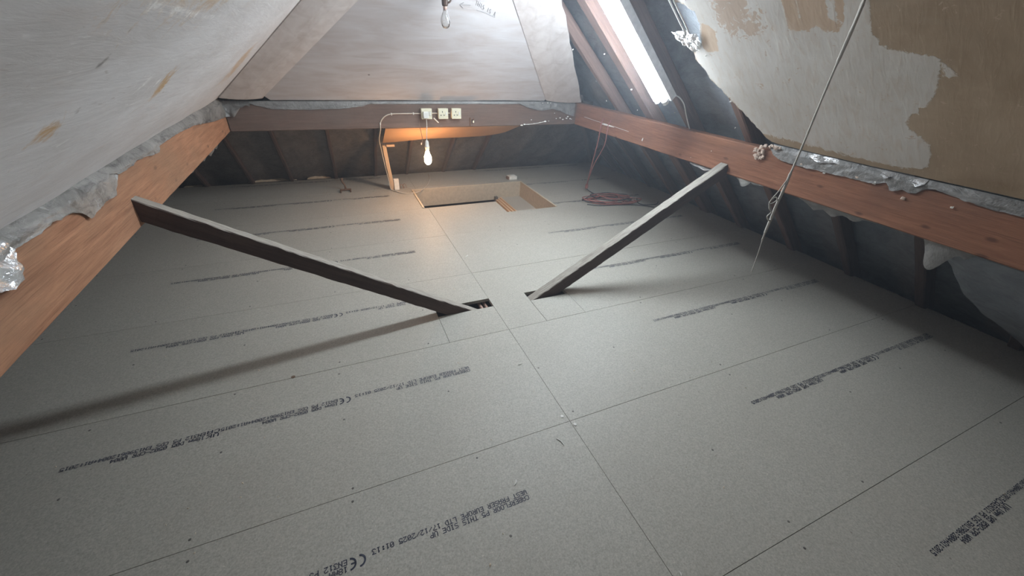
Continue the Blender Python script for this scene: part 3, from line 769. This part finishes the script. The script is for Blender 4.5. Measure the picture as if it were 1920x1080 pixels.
drape('flap', '', [(0.851, 0.805), (0.955, 0.765), (1.088, 0.738), (1.193, 0.755), (1.277, 0.737), (1.365, 0.705), (1.43, 0.69)], 'F', fc, mat='foil_grey', seed=3.0, amp=0.012)
for q, (x, z, s) in enumerate(((0.90, 0.625, .012), (0.925, 0.632, .010), (0.965, 0.630, .008), (1.02, 0.637, .006), (1.08, 0.645, .007), (1.13, 0.652, .013), (1.165, 0.655, .006), (1.24, 0.675, .007), (1.28, 0.68, .010), (1.31, 0.667, .009), (1.345, 0.675, .012), (1.36, 0.69, .010), (1.385, 0.672, .009), (1.40, 0.668, .006), (0.99, 0.668, .006), (1.22, 0.72, .006), (1.14, 0.805, .008), (1.17, 0.803, .006), (1.09, 0.803, .006))):
    blob((x, 2.53, z), s, 'paper_white', 'plaster_splash', fc, (1.2, 0.5, 0.7), seed=q + 40)
mk('splash_line', tube(spline([(0.93, 2.545, 0.627), (1.02, 2.544, 0.632), (1.14, 2.543, 0.65)], 5), 0.0025, 5), 'paper_white', fc)
fr = empty('foil_membrane', (1.45, 0.2, 0.78), 'torn grey foil strip with ragged tags along the right beam top', 'membrane')
drape('flap', '', [(-2.3, 0.77), (-0.50, 0.785), (-0.341, 0.787), (-0.277, 0.785), (-0.166, 0.795), (-0.101, 0.806), (-0.067, 0.800), (-0.052, 0.776), (-0.027, 0.768), (-0.005, 0.780), (0.012, 0.764), (0.037, 0.762), (0.055, 0.79), (0.096, 0.771), (0.271, 0.767), (0.422, 0.763), (0.53, 0.768), (0.575, 0.785), (0.60, 0.81)], 'R', fr, mat='foil_grey', seed=5.0, amp=0.006)
for a, b in ((0.27, 0.40), (0.05, 0.09), (-0.06, -0.02)):
    drape('tag', '', [(a, 0.815), ((a + b) / 2, 0.800), (b, 0.812)], 'R', fr, mat='foil_shiny', seed=a * 7, amp=0.012)
def hang_low(side, y0, y1, d, parent, seed=0.0, mat='foil', out=0.03, n=24):
    V, F = [], []
    for i in range(n + 1):
        y = y0 + (y1 - y0) * i / n; e = max(0.05, math.sin(math.pi * i / n)) ** 0.7
        for j in range(6):
            v = j / 5; x0 = -1.30 if side == 'L' else 1.47; sg = -1 if side == 'L' else 1
            V.append((x0 + sg * out * (v + 0.3 * nz(y * 20, v * 2, seed)) , y + 0.01 * nz(y * 30, v * 3, seed), 0.619 - d * e * v * (0.75 + 0.6 * nz(y * 18, seed))))
    for i in range(n):
        for j in range(5): F.append((i * 6 + j, i * 6 + j + 1, i * 6 + j + 7, i * 6 + j + 6))
    return mk('flap', (V, F), mat, parent, smooth=True)
fu = empty('foil_membrane', (-1.31, 1.2, 0.60), 'silvery foil scraps hanging below the lower edge of the left beam', 'membrane')
for k, (a, b, d) in enumerate(((0.10, 0.34, 0.012), (0.42, 0.50, 0.02), (0.55, 0.82, 0.030), (1.05, 1.24, 0.028), (1.45, 1.72, 0.035), (1.75, 2.35, 0.05))):
    hang_low('L', a, b, d, fu, seed=k * 3.3)
fd = empty('foil_membrane', (1.48, 0.6, 0.58), 'pale foil rags dangling beneath the right beam beside the brace', 'membrane')
hang_low('R', 0.90, 1.10, 0.022, fd, seed=2.2, out=-0.02); hang_low('R', 0.66, 0.77, 0.05, fd, seed=8.2, mat='foil_shiny', out=0.02); hang_low('R', 0.58, 0.68, 0.02, fd, seed=7.2, mat='foil_shiny', out=0.02)
fe = empty('foil_membrane', (1.6, -0.1, 0.5), 'dark sagging membrane below the right beam at the picture edge', 'membrane')
hang_low('R', 0.02, 0.42, 0.05, fe, seed=4.2, mat='foil_grey', out=0.03)
hang_low('R', -0.30, -0.14, 0.10, fe, seed=6.6, mat='foil_grey', out=0.02)
V, F = [], []; nu, nv = 40, 20
for i in range(nu + 1):
    u = i / nu
    for j in range(nv + 1):
        v = j / nv; x = 1.50 + 0.80 * v; yedge = -0.20 - 0.30 * v ** 1.5; y = yedge + (-2.3 - yedge) * u
        z = 0.60 - 0.56 * v - 0.05 * math.sin(math.pi * v) * (0.6 + 0.8 * nz(y * 3, 1.7)) + 0.02 * fbm(y * 4, v * 3)
        V.append((x, y + 0.02 * nz(v * 9, u * 5), z))
for i in range(nu):
    for j in range(nv): a = i * (nv + 1) + j; F.append((a, a + 1, a + nv + 2, a + nv + 1))
mk('flap', (V, F), 'felt', fe, smooth=True)
# rag of foil at the torn plaster edge with two batten wires
tf = empty('foil_flap', (0.99, 0.86, 1.26), 'bright crinkled foil flap poking out at the torn plaster edge', 'foil')
fo = [(0.946, 0.965), (0.944, 0.90), (0.947, 0.86), (0.958, 0.815), (0.99, 0.808), (1.015, 0.825), (1.03, 0.863), (1.012, 0.90), (1.0, 0.925), (0.975, 0.955)]
c0 = Vector((0.985, 0.88)); V = [(c0.x, c0.y, ZR(c0.x) - 0.012)]; F = []
nn = len(fo); rings = 4
for k in range(1, rings + 1):
    for i in range(nn * 3):
        a, b = Vector(fo[(i // 3) % nn]), Vector(fo[(i // 3 + 1) % nn]); p = a + (b - a) * (i % 3) / 3; p = c0 + (p - c0) * k / rings
        V.append((p.x, p.y, ZR(p.x) + 0.012 * nz(p.x * 60, p.y * 60) + 0.008 * nz(p.x * 140, p.y * 140) - 0.010))
m3 = nn * 3
for i in range(m3): F.append((0, 1 + i, 1 + (i + 1) % m3))
for k in range(rings - 1):
    for i in range(m3): a = 1 + k * m3; F.append((a + i, a + m3 + i, a + m3 + (i + 1) % m3, a + (i + 1) % m3))
mk('sheet', (V, F), 'foil_shiny', tf)
wr = empty('batten_wires', (0.9, 0.88, 1.35), 'two parallel thin white wires above the foil flap beside the lamp', 'wire')
for yy in (0.893, 0.866):
    mk('wire', tube([(0.60, yy + 0.01, ZR(0.60) - 0.004), (0.847, yy + 0.003, ZR(0.847) - 0.004), (0.955, yy - 0.008, ZR(0.955) - 0.004)], 0.0034, 6), 'fitting', wr, smooth=True)

# crumbling plaster lump on the right beam
lump = empty('plaster_lump', (1.445, 0.64, 0.735), 'crumbly pinkish plaster lump hanging on the right beam under the tear', 'rubble')
rr = random.Random(21)
for q in range(26):
    if q < 16: y, z = rr.uniform(0.622, 0.682), 0; z = rr.uniform(0.742 + abs(y - 0.655) * 0.5, 0.800)
    else: y = rr.uniform(0.545, 0.665); z = 0.826 - abs(y - 0.58) * 0.22 + rr.uniform(-0.004, 0.004)
    blob((1.440 + rr.uniform(-0.006, 0.004), y, z), rr.uniform(0.009, 0.017), 'crumb', 'lump', lump, (0.6, 1.1, 0.9), 11, 100 + q)

# ------------------------------------------------------------------ fluorescent fitting
ft = empty('fluorescent_lamp', (1.22, 1.225, 0.963), 'bright twin-tube fluorescent batten lamp fixed along a right-hand rafter', 'lamp')
xd = Vector((-1, 0, TR)).normalized(); yd = Vector((0, 1, 0)); zd = xd.cross(yd); zd = -nR  # outward into the room
LEN = 1.45
Mf = Matrix((xd, -yd if xd.cross(yd).dot(zd) < 0 else yd, zd)).transposed().to_4x4(); Mf.translation = Vector((1.225, 1.222, 0.957)) + nR * 0.018
mk('body', bbox(0.0, LEN, -0.062, 0.062, -0.045, 0.0, 0.004), 'fitting', ft, Mw=Mf, local=True)
for s in (-1, 1):
    tb = mk('tube', tube([(0.03, s * 0.036, 0.024), (LEN - 0.03, s * 0.036, 0.024)], 0.0135, 14), 'tube', ft, Mw=Mf, local=True, smooth=True)
    for e in (0.0, LEN - 0.028):
        mk('end_cap', tube([(e + 0.002, s * 0.036, 0.020), (e + 0.026, s * 0.036, 0.020)], 0.019, 12), 'fitting', tb, Mw=Mf, local=True)
cb = mk('lamp_cable', tube(spline([(1.235, 1.215, 0.975), (1.27, 1.17, 1.0), (1.32, 1.15, 0.965), (1.38, 1.165, 0.90), (1.45, 1.19, 0.832), (1.475, 1.195, 0.806)], 6), 0.0035, 6), 'cable_white', smooth=True)
tag(cb, 'thin white cable curling from the lamp end down to the right beam', 'cable')

# ------------------------------------------------------------------ lit bulb on a cord
lb = empty('hanging_bulb', (0.045, 2.50, 0.55), 'glowing orange bulb hanging on a flex below the far beam', 'lamp')
mk('flex', tube(spline([(0.052, 2.508, 0.71), (0.055, 2.502, 0.66), (0.050, 2.50, 0.60), (0.045, 2.50, 0.525)], 5), 0.0028, 6), 'cable_white', lb, smooth=True)
mk('bulb_holder', lathe([(0.006, 0.532), (0.013, 0.524), (0.016, 0.505), (0.0165, 0.488), (0.019, 0.486), (0.019, 0.475), (0.0165, 0.473), (0.0165, 0.455), (0.014, 0.448)], 0.045, 2.50, 18), 'white_plastic', lb, smooth=True)
prof = [(0.013, 0.456), (0.0135, 0.445), (0.017, 0.432), (0.024, 0.415), (0.0290, 0.397), (0.0300, 0.380), (0.0275, 0.362), (0.021, 0.348), (0.012, 0.340), (0.002, 0.337)]
mk('glass_bulb', lathe(prof, 0.045, 2.50, 22), 'bulb_lit', lb, smooth=True)

# unlit clear bulb on the far slope
cbulb = empty('ceiling_lampholder', (0.055, 1.80, 1.47), 'unlit clear bulb in a brown lampholder fixed to the far slope', 'lamp')
bz = 1.495
Vh = join(lathe([(0.040, 1.520), (0.038, 1.485), (0.030, 1.465), (0.022, 1.450), (0.022, 1.42), (0.0185, 1.415), (0.0175, 1.385), (0.0145, 1.378)], 0.052, 1.80, 18))
mk('bulb_holder', Vh, 'brown_plastic', cbulb, smooth=True)
mk('arm', tube(spline([(0.064, 1.79, 1.392), (0.080, 1.785, 1.402), (0.094, 1.79, 1.43), (0.098, 1.80, 1.47)], 5), 0.005, 6), 'brown_plastic', cbulb, smooth=True)
mk('lamp_cap', lathe([(0.011, 1.384), (0.0115, 1.362)], 0.052, 1.80, 14), 'copper', cbulb, smooth=True)
prof2 = [(0.0115, 1.365), (0.013, 1.355), (0.020, 1.340), (0.0265, 1.322), (0.0275, 1.305), (0.0235, 1.287), (0.014, 1.276), (0.002, 1.273)]
gb = mk('glass_bulb', lathe(prof2, 0.052, 1.80, 22), 'glass', cbulb, smooth=True)
fil = mk('filament', tube([(0.052, 1.80, 1.362), (0.050, 1.80, 1.33), (0.058, 1.80, 1.322), (0.046, 1.80, 1.322)], 0.0018, 5), 'cable_grey', gb)

# ------------------------------------------------------------------ sockets, conduit, wires on the far beam
YFc = 2.5495
def socket_(x0, x1, label, plug=False, mat='cream_plastic'):
    z0, z1 = 0.690, 0.764; o = empty('wall_socket', ((x0 + x1) / 2, YFc, z0), label, 'socket', 'row of sockets on the far beam')
    mk('back_box', bbox(x0, x1, YFc - 0.034, YFc + 0.001, z0, z1, 0.003), mat, o)
    fp = mk('faceplate', bbox(x0 - 0.002, x1 + 0.002, YFc - 0.042, YFc - 0.034, z0 - 0.002, z1 + 0.002, 0.003), mat, o)
    cx = x0 + 0.030; cz = (z0 + z1) / 2
    if not plug:
        for a, b, c, d in ((cx - 0.003, cx + 0.003, cz + 0.008, cz + 0.020), (cx - 0.017, cx - 0.008, cz - 0.014, cz - 0.007), (cx + 0.008, cx + 0.017, cz - 0.014, cz - 0.007)):
            mk('pin_slot', box(a, b, YFc - 0.0428, YFc - 0.041, c, d), 'slot', fp)
    mk('rocker_switch', bbox(x1 - 0.020, x1 - 0.008, YFc - 0.047, YFc - 0.040, cz - 0.012, cz + 0.014, 0.002), 'white_plastic', fp)
    if plug:
        mk('switch_surround', box(x1 - 0.022, x1 - 0.006, YFc - 0.0432, YFc - 0.0415, cz - 0.016, cz + 0.018), 'cable_grey', fp)
    return o
socket_(0.021, 0.101, 'cream single socket with a white plug in it, leftmost on the far beam', True)
socket_(0.157, 0.232, 'cream single socket in the middle of the three on the far beam')
socket_(0.266, 0.340, 'yellowish single socket on the far beam, nearest the right')
pg = mk('mains_plug', bbox(0.030, 0.074, 2.486, 2.508, 0.696, 0.746, 0.006), 'white_plastic'); tag(pg, 'white mains plug pushed into the left socket on the far beam', 'plug')
cn = empty('socket_cable', (-0.15, 2.545, 0.72), 'grey cable clipped along the far beam and down its prop to the floor', 'cable')
mk('run', tube(spline([(0.02, 2.545, 0.725), (-0.037, 2.545, 0.726), (-0.14, 2.545, 0.726), (-0.212, 2.545, 0.723), (-0.255, 2.545, 0.708), (-0.285, 2.545, 0.68), (-0.297, 2.545, 0.65), (-0.300, 2.548, 0.615), (-0.303, 2.60, 0.575), (-0.300, 2.75, 0.50), (-0.285, 2.86, 0.42), (-0.262, 2.93, 0.25), (-0.240, 2.955, 0.10), (-0.228, 2.955, 0.012), (-0.18, 2.88, 0.005), (-0.122, 2.813, 0.005), (-0.03, 2.815, 0.005), (0.038, 2.868, 0.005), (0.12, 3.0, 0.005), (0.17, 3.13, 0.005), (0.206, 3.247, 0.005), (0.235, 3.44, 0.005)], 6), 0.0045, 6), 'cable_grey', cn, smooth=True)
for x in (0.115, 0.14, 0.245):
    mk('link', tube([(x - 0.013, 2.543, 0.727), (x + 0.013, 2.543, 0.727)], 0.005, 8), 'cable_grey', cn)
for x, z in ((-0.037, 0.726), (-0.205, 0.723), (-0.296, 0.655)):
    mk('clip', bbox(x - 0.004, x + 0.004, 2.537, 2.550, z - 0.008, z + 0.008, 0.001), 'white_plastic', cn)
st = mk('cable_stub', tube([(0.122, 2.543, 0.692), (0.159, 2.541, 0.656)], 0.005, 8), 'white_plastic'); tag(st, 'short white rod end fixed under the middle socket', 'cable')
sw = empty('pull_wire', (0.0, 2.54, 0.6), 'thin brown wire hanging left of the lit bulb', 'wire')
mk('wire', tube(spline([(0.012, 2.545, 0.71), (0.004, 2.54, 0.64), (0.012, 2.53, 0.58), (0.014, 2.52, 0.53), (0.005, 2.52, 0.50)], 5), 0.0022, 5), 'cable_brown', sw, smooth=True)
mk('tip', lathe([(0.002, 0.494), (0.005, 0.499), (0.005, 0.507), (0.002, 0.512)], 0.004, 2.52, 8), 'crumb', sw)
hk = empty('beam_hook', (0.44, 2.54, 0.65), 'small rusty hook with a white tab on the far beam', 'hook')
mk('plate', bbox(0.427, 0.437, 2.536, 2.550, 0.630, 0.690, 0.001), 'rust', hk)
mk('peg', tube([(0.45, 2.548, 0.672), (0.452, 2.530, 0.676), (0.455, 2.525, 0.69)], 0.004, 6), 'rust', hk)
mk('tab', bbox(0.448, 0.460, 2.528, 2.534, 0.652, 0.668, 0.002), 'cream_plastic', hk)

# ------------------------------------------------------------------ board and prop below the far beam
def plank_pt(x, z, off=0.0):
    return Vector((x, 2.56 + (0.615 - z) / 0.18 * 0.35 * 1.0, z)) + Vector((0, 0.457, 0.889)) * off
low = [(-0.258, 0.444), (-0.16, 0.449), (-0.02, 0.466), (0.112, 0.481), (0.379, 0.485), (0.629, 0.494), (0.74, 0.512), (0.80, 0.532), (0.834, 0.552), (0.883, 0.600), (0.90, 0.613)]
n = 44; V, F = [], []; rows = 5
for i in range(n + 1):
    x = -0.26 + 1.16 * i / n; zb = interp(low, x)
    for off in (0.0, 0.006):
        for j in range(rows + 1):
            z = 0.615 + (zb - 0.615) * j / rows; V.append(tuple(plank_pt(x, z, off + 0.003 * nz(x * 3, z * 9))))
w_ = rows + 1
for i in range(n):
    a = i * 2 * w_; b = a + 2 * w_
    for j in range(rows):
        F.append((a + j, a + j + 1, b + j + 1, b + j)); F.append((a + w_ + j, b + w_ + j, b + w_ + j + 1, a + w_ + j + 1))
    F.append((a, b, b + w_, a + w_)); F.append((a + rows, a + w_ + rows, b + w_ + rows, b + rows))
for a in (0, n * 2 * w_):
    for j in range(rows): F.append((a + j, a + w_ + j, a + w_ + j + 1, a + j + 1) if a == 0 else (a + j, a + j + 1, a + w_ + j + 1, a + w_ + j))
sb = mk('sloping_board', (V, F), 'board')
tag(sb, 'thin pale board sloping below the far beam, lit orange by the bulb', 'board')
post = beam('prop_post', (-0.208, 2.988, 0.0), (-0.253, 2.895, 0.43), (1, 0, 0), 0.032, 0.034, 'pale_wood', seg=14, jit=0.0012, cham=0.002, seed=9)
tag(post, 'slim pale timber prop standing on the floor under the sloping board', 'post')
cl = mk('timber_block', bbox(-0.235, -0.165, 2.86, 2.90, 0.415, 0.433, 0.003), 'pale_wood'); tag(cl, 'small pale wooden block at the top of the prop', 'block')
jb = empty('junction_box', (-0.175, 2.965, 0.0), 'upright white plastic box on the floor at the foot of the prop', 'box')
mk('case', bbox(-0.197, -0.150, 2.955, 2.985, 0.0, 0.105, 0.004), 'white_plastic', jb); mk('lid', bbox(-0.195, -0.152, 2.950, 2.956, 0.003, 0.100, 0.002), 'white_plastic', jb)
for q, (x, y) in enumerate(((-0.13, 2.985), (-0.10, 2.99))):
    cc = mk('wire_loop', tube(spline([(x, y, 0.003), (x - 0.008, y + 0.004, 0.03), (x + 0.006, y + 0.006, 0.042), (x + 0.016, y, 0.026), (x + 0.022, y - 0.004, 0.003)], 5), 0.003, 5), 'cable_brown')
    tag(cc, ('small brown wire loop on the floor nearest the white box', 'small brown wire loop on the floor further right of the white box')[q], 'wire')
ab = empty('adaptor_block', (1.05, 3.03, 0.0), 'small white box lying on the floor just behind the loft hatch', 'box')
mk('case', bbox(1.005, 1.094, 2.995, 3.075, 0.0, 0.035, 0.005), 'white_plastic', ab); mk('cover', bbox(1.02, 1.08, 3.01, 3.06, 0.035, 0.040, 0.002), 'white_plastic', ab)
mk('side_flange', bbox(0.99, 1.006, 3.0, 3.06, 0.004, 0.028, 0.002), 'cable_brown', ab)
# pipe stub
ps = empty('pipe_stub', (-0.64, 3.05, 0), 'small rusty upright pipe stub with a crossbar, standing on the floor', 'pipe')
mk('upright', tube([(-0.622, 3.055, 0.0), (-0.626, 3.06, 0.05), (-0.645, 3.065, 0.085), (-0.643, 3.07, 0.115)], 0.010, 8, radii=[0.011, 0.008, 0.009, 0.014]), 'rust', ps, smooth=True)
mk('crossbar', tube([(-0.668, 3.045, 0.012), (-0.582, 3.04, 0.014)], 0.008, 8), 'rust', ps)
for x in (-0.667, -0.583): mk('foot', tube([(x, 3.05, 0.014), (x - 0.002, 2.985, 0.006)], 0.006, 6), 'rust', ps)

# ------------------------------------------------------------------ loft hatch
h = empty('loft_hatch', (0.53, 2.6, -0.1), 'open chipboard-lined loft hatch cut in the far floor', 'hatch')
mk('lining_panel', box(-0.03, 1.09, 2.9, 2.918, -0.165, 0.004), 'lining', h)
mk('lining_panel', box(1.09, 1.108, 2.12, 2.9, -0.165, 0.004), 'lining', h)
mk('lining_panel', box(-0.048, -0.031, 2.40, 2.9, -0.165, 0.004), 'lining', h)
mk('edge_strip', box(-0.048, 1.108, 2.9, 2.916, 0.0042, 0.0062), 'chip_edge', h); mk('edge_strip', box(1.0905, 1.106, 2.12, 2.899, 0.0042, 0.0062), 'chip_edge', h)
mk('edge_strip', box(-0.047, -0.032, 2.40, 2.899, 0.0042, 0.0062), 'chip_edge', h)
mk('shelf', box(0.86, 1.089, 2.14, 2.899, -0.165, -0.150), 'chip', h)
ld = empty('hatch_frame_timber', (0.82, 2.6, -0.13), 'orange planed timber rail running along the hatch recess', 'timber')
for q, (x0, x1, z) in enumerate(((0.800, 0.820, -0.150), (0.822, 0.842, -0.140), (0.844, 0.860, -0.130))):
    mk('rail', bbox(x0, x1, 2.14, 2.86, -0.19, z, 0.002), 'pale_wood', ld)
mk('bracket', bbox(0.795, 0.825, 2.855, 2.895, -0.19, -0.125, 0.003), 'steel', ld)

# ------------------------------------------------------------------ red cord over the right beam and coil on the floor
rc = empty('red_cord', (1.43, 2.1, 0.4), 'doubled dusty red cord hanging from the right beam to a knot', 'cord')
for q, (ya, yb, xb, r) in enumerate(((2.12, 2.42, 1.60, 0.0055), (2.02, 2.44, 1.618, 0.0045))):
    mk('strand', tube(spline([(1.452, ya - 0.02, 0.735), (1.447, ya, 0.70), (1.445, ya, 0.64), (1.475, ya + 0.05, 0.52), (1.54, ya + (yb - ya) * 0.6, 0.30), (xb, yb, 0.075)], 6), r, 6), 'red_cord', rc, smooth=True)
mk('knot', lathe([(0.004, 0.028), (0.014, 0.036), (0.016, 0.055), (0.013, 0.075), (0.005, 0.086)], 1.609, 2.43, 8), 'red_cord', rc, smooth=True)
mk('tail', tube(spline([(1.609, 2.43, 0.03), (1.63, 2.39, 0.012), (1.64, 2.30, 0.006), (1.62, 2.22, 0.006), (1.60, 2.2, 0.02)], 6), 0.0045, 6), 'black_cord', rc, smooth=True)
ck = empty('cable_coil', (1.70, 2.12, 0.0), 'loose coil of dull red cable lying on the floor right of the hatch', 'cable')
rr = random.Random(3)
for q in range(8):
    cx, cy = 1.68 + rr.uniform(-.06, .06), 2.12 + rr.uniform(-.035, .035); a, b = rr.uniform(0.13, 0.25), rr.uniform(0.06, 0.135); ph = rr.uniform(-0.45, -0.15); P = []
    for k in range(41):
        t = 2 * math.pi * k / 40; ex = a * math.cos(t) * (1 + 0.14 * math.sin(3 * t + q)); ey = b * math.sin(t) * (1 + 0.1 * math.cos(2 * t + q))
        P.append((cx + ex * math.cos(ph) - ey * math.sin(ph), cy + ex * math.sin(ph) + ey * math.cos(ph), 0.006 + 0.004 * q + 0.003 * math.sin(5 * t + q)))
    mk('loop', tube(P, 0.0046, 5), 'red_cord' if q % 3 else 'black_cord', ck, smooth=True)
mk('loop', tube(spline([(1.40, 2.08, 0.006), (1.50, 2.02, 0.006), (1.70, 1.98, 0.006), (1.86, 1.93, 0.006), (1.98, 1.84, 0.006)], 6), 0.004, 5), 'black_cord', ck, smooth=True)
mk('loop', tube(spline([(1.93, 2.04, 0.03), (1.90, 1.98, 0.01), (1.93, 1.92, 0.006), (2.05, 1.90, 0.006), (2.12, 1.95, 0.006)], 6), 0.004, 5), 'black_cord', ck, smooth=True)

# ------------------------------------------------------------------ cobwebbed string hanging from the right slope
cs = empty('dusty_string', (0.89, 0.12, 0.9), 'long cobwebbed grey string hanging from the right slope over the floor', 'string')
P = [(0.875, 0.105, 1.372), (0.882, 0.108, 1.30), (0.884, 0.112, 1.15), (0.888, 0.114, 1.0), (0.892, 0.116, 0.93), (0.893, 0.118, 0.85), (0.899, 0.122, 0.78), (0.905, 0.128, 0.72), (0.909, 0.13, 0.66), (0.905, 0.128, 0.61), (0.902, 0.125, 0.58), (0.908, 0.122, 0.50), (0.912, 0.12, 0.42)]
P = spline(P, 8); rad = []
for i, p in enumerate(P):
    b = 0.0030 + 0.0016 * abs(nz(i * 0.5, 2.2)) + (0.002 if p.z > 1.2 else 0) + (0.0018 if 0.60 < p.z < 0.85 else 0); rad.append(b if p.z > 0.57 else 0.0020)
mk('strand', tube(P, 0.004, 6, radii=rad), 'cobweb', cs, smooth=True)
mk('strand', tube(spline([(0.885, 0.112, 1.22), (0.878, 0.106, 1.30), (0.868, 0.10, 1.375)], 5), 0.003, 5), 'cobweb', cs, smooth=True)
mk('web_loop', tube(spline([(0.896, 0.12, 0.83), (0.880, 0.125, 0.78), (0.868, 0.132, 0.745), (0.870, 0.136, 0.725), (0.885, 0.132, 0.728), (0.900, 0.126, 0.745)], 6), 0.0022, 5), 'cobweb', cs, smooth=True)
mk('web_loop', tube(spline([(0.870, 0.134, 0.74), (0.884, 0.13, 0.752), (0.896, 0.126, 0.74)], 6), 0.0022, 5), 'cobweb', cs, smooth=True)
mk('web_loop', tube(spline([(0.871, 0.136, 0.726), (0.880, 0.133, 0.705), (0.895, 0.13, 0.69), (0.884, 0.132, 0.672), (0.900, 0.128, 0.655), (0.907, 0.128, 0.66)], 6), 0.0032, 5), 'cobweb', cs, smooth=True)

# ------------------------------------------------------------------ litter on the floor
bits = [(-0.017, 0.029, .0062, 'paper_white', 'white paper dot on the floor left of the centre seam'), (0.010, -0.021, .0062, 'paper_white', 'white paper dot on the floor right of the centre seam'),
        (-0.962, 0.604, .008, 'rust', 'dark brown chip on the floor seam under the left brace shadow')]
for i, (x, y, s, mt, lab) in enumerate(bits):
    o = mk('floor_dot', lathe([(s, 0.0003), (s, 0.0016), (s * 0.8, 0.002)], x, y, 10), mt); tag(o, lab, 'litter')
sv = [(-0.081, -0.069, 1.9, .020), (0.04, 1.432, 0.8, .014), (-0.051, 0.35, 0.1, .012), (-0.291, -0.15, 0.9, .010), (0.022, -0.552, 1.2, .006)]
labs = ['curled pale wood shaving on the floor below the two white dots', 'pale shaving on the floor between the braces and hatch', 'short white shaving left of the centre seam',
        'pale shaving beside the printed words nearest the camera', 'tiny pale curl at the bottom of the centre seam']
for (x, y, a, l), lab in zip(sv, labs):
    d = Vector((math.cos(a), math.sin(a), 0)); P = [Vector((x, y, 0.002)) + d * l * t + Vector((-d.y, d.x, 0)) * l * 0.25 * (t * t - 1) for t in (-1, -.5, 0, .5, 1)]
    o = mk('wood_shaving', tube(P, 0.0016, 5, radii=[0.0008, 0.0018, 0.002, 0.0018, 0.0008]), 'paper_white'); tag(o, lab, 'shaving')
rr = random.Random(11); V, F = [], []
for i in range(260):
    x, y = rr.uniform(-2.0, 2.3), rr.uniform(-1.0, 3.3)
    if (-0.4 < x < 0.5 and 0.75 < y < 0.95) or (-0.1 < x < 1.15 and 2.05 < y < 2.95): continue
    s = rr.uniform(0.0012, 0.0032); a = rr.uniform(0, 3.14); c, d = math.cos(a) * s * rr.uniform(1, 2.5), math.sin(a) * s * rr.uniform(1, 2.5); e, f_ = -math.sin(a) * s, math.cos(a) * s
    V, F = join((V, F), ([(x - c, y - d, 0.0005), (x + e, y + f_, 0.0005), (x + c, y + d, 0.0005), (x - e, y - f_, 0.0005), (x, y, 0.0025)], [(0, 1, 4), (1, 2, 4), (2, 3, 4), (3, 0, 4), (0, 3, 2, 1)]))
o = mk('sawdust', (V, F), 'chip_edge'); tag(o, 'fine pale sawdust specks scattered over the floor', 'sawdust', kind='stuff')
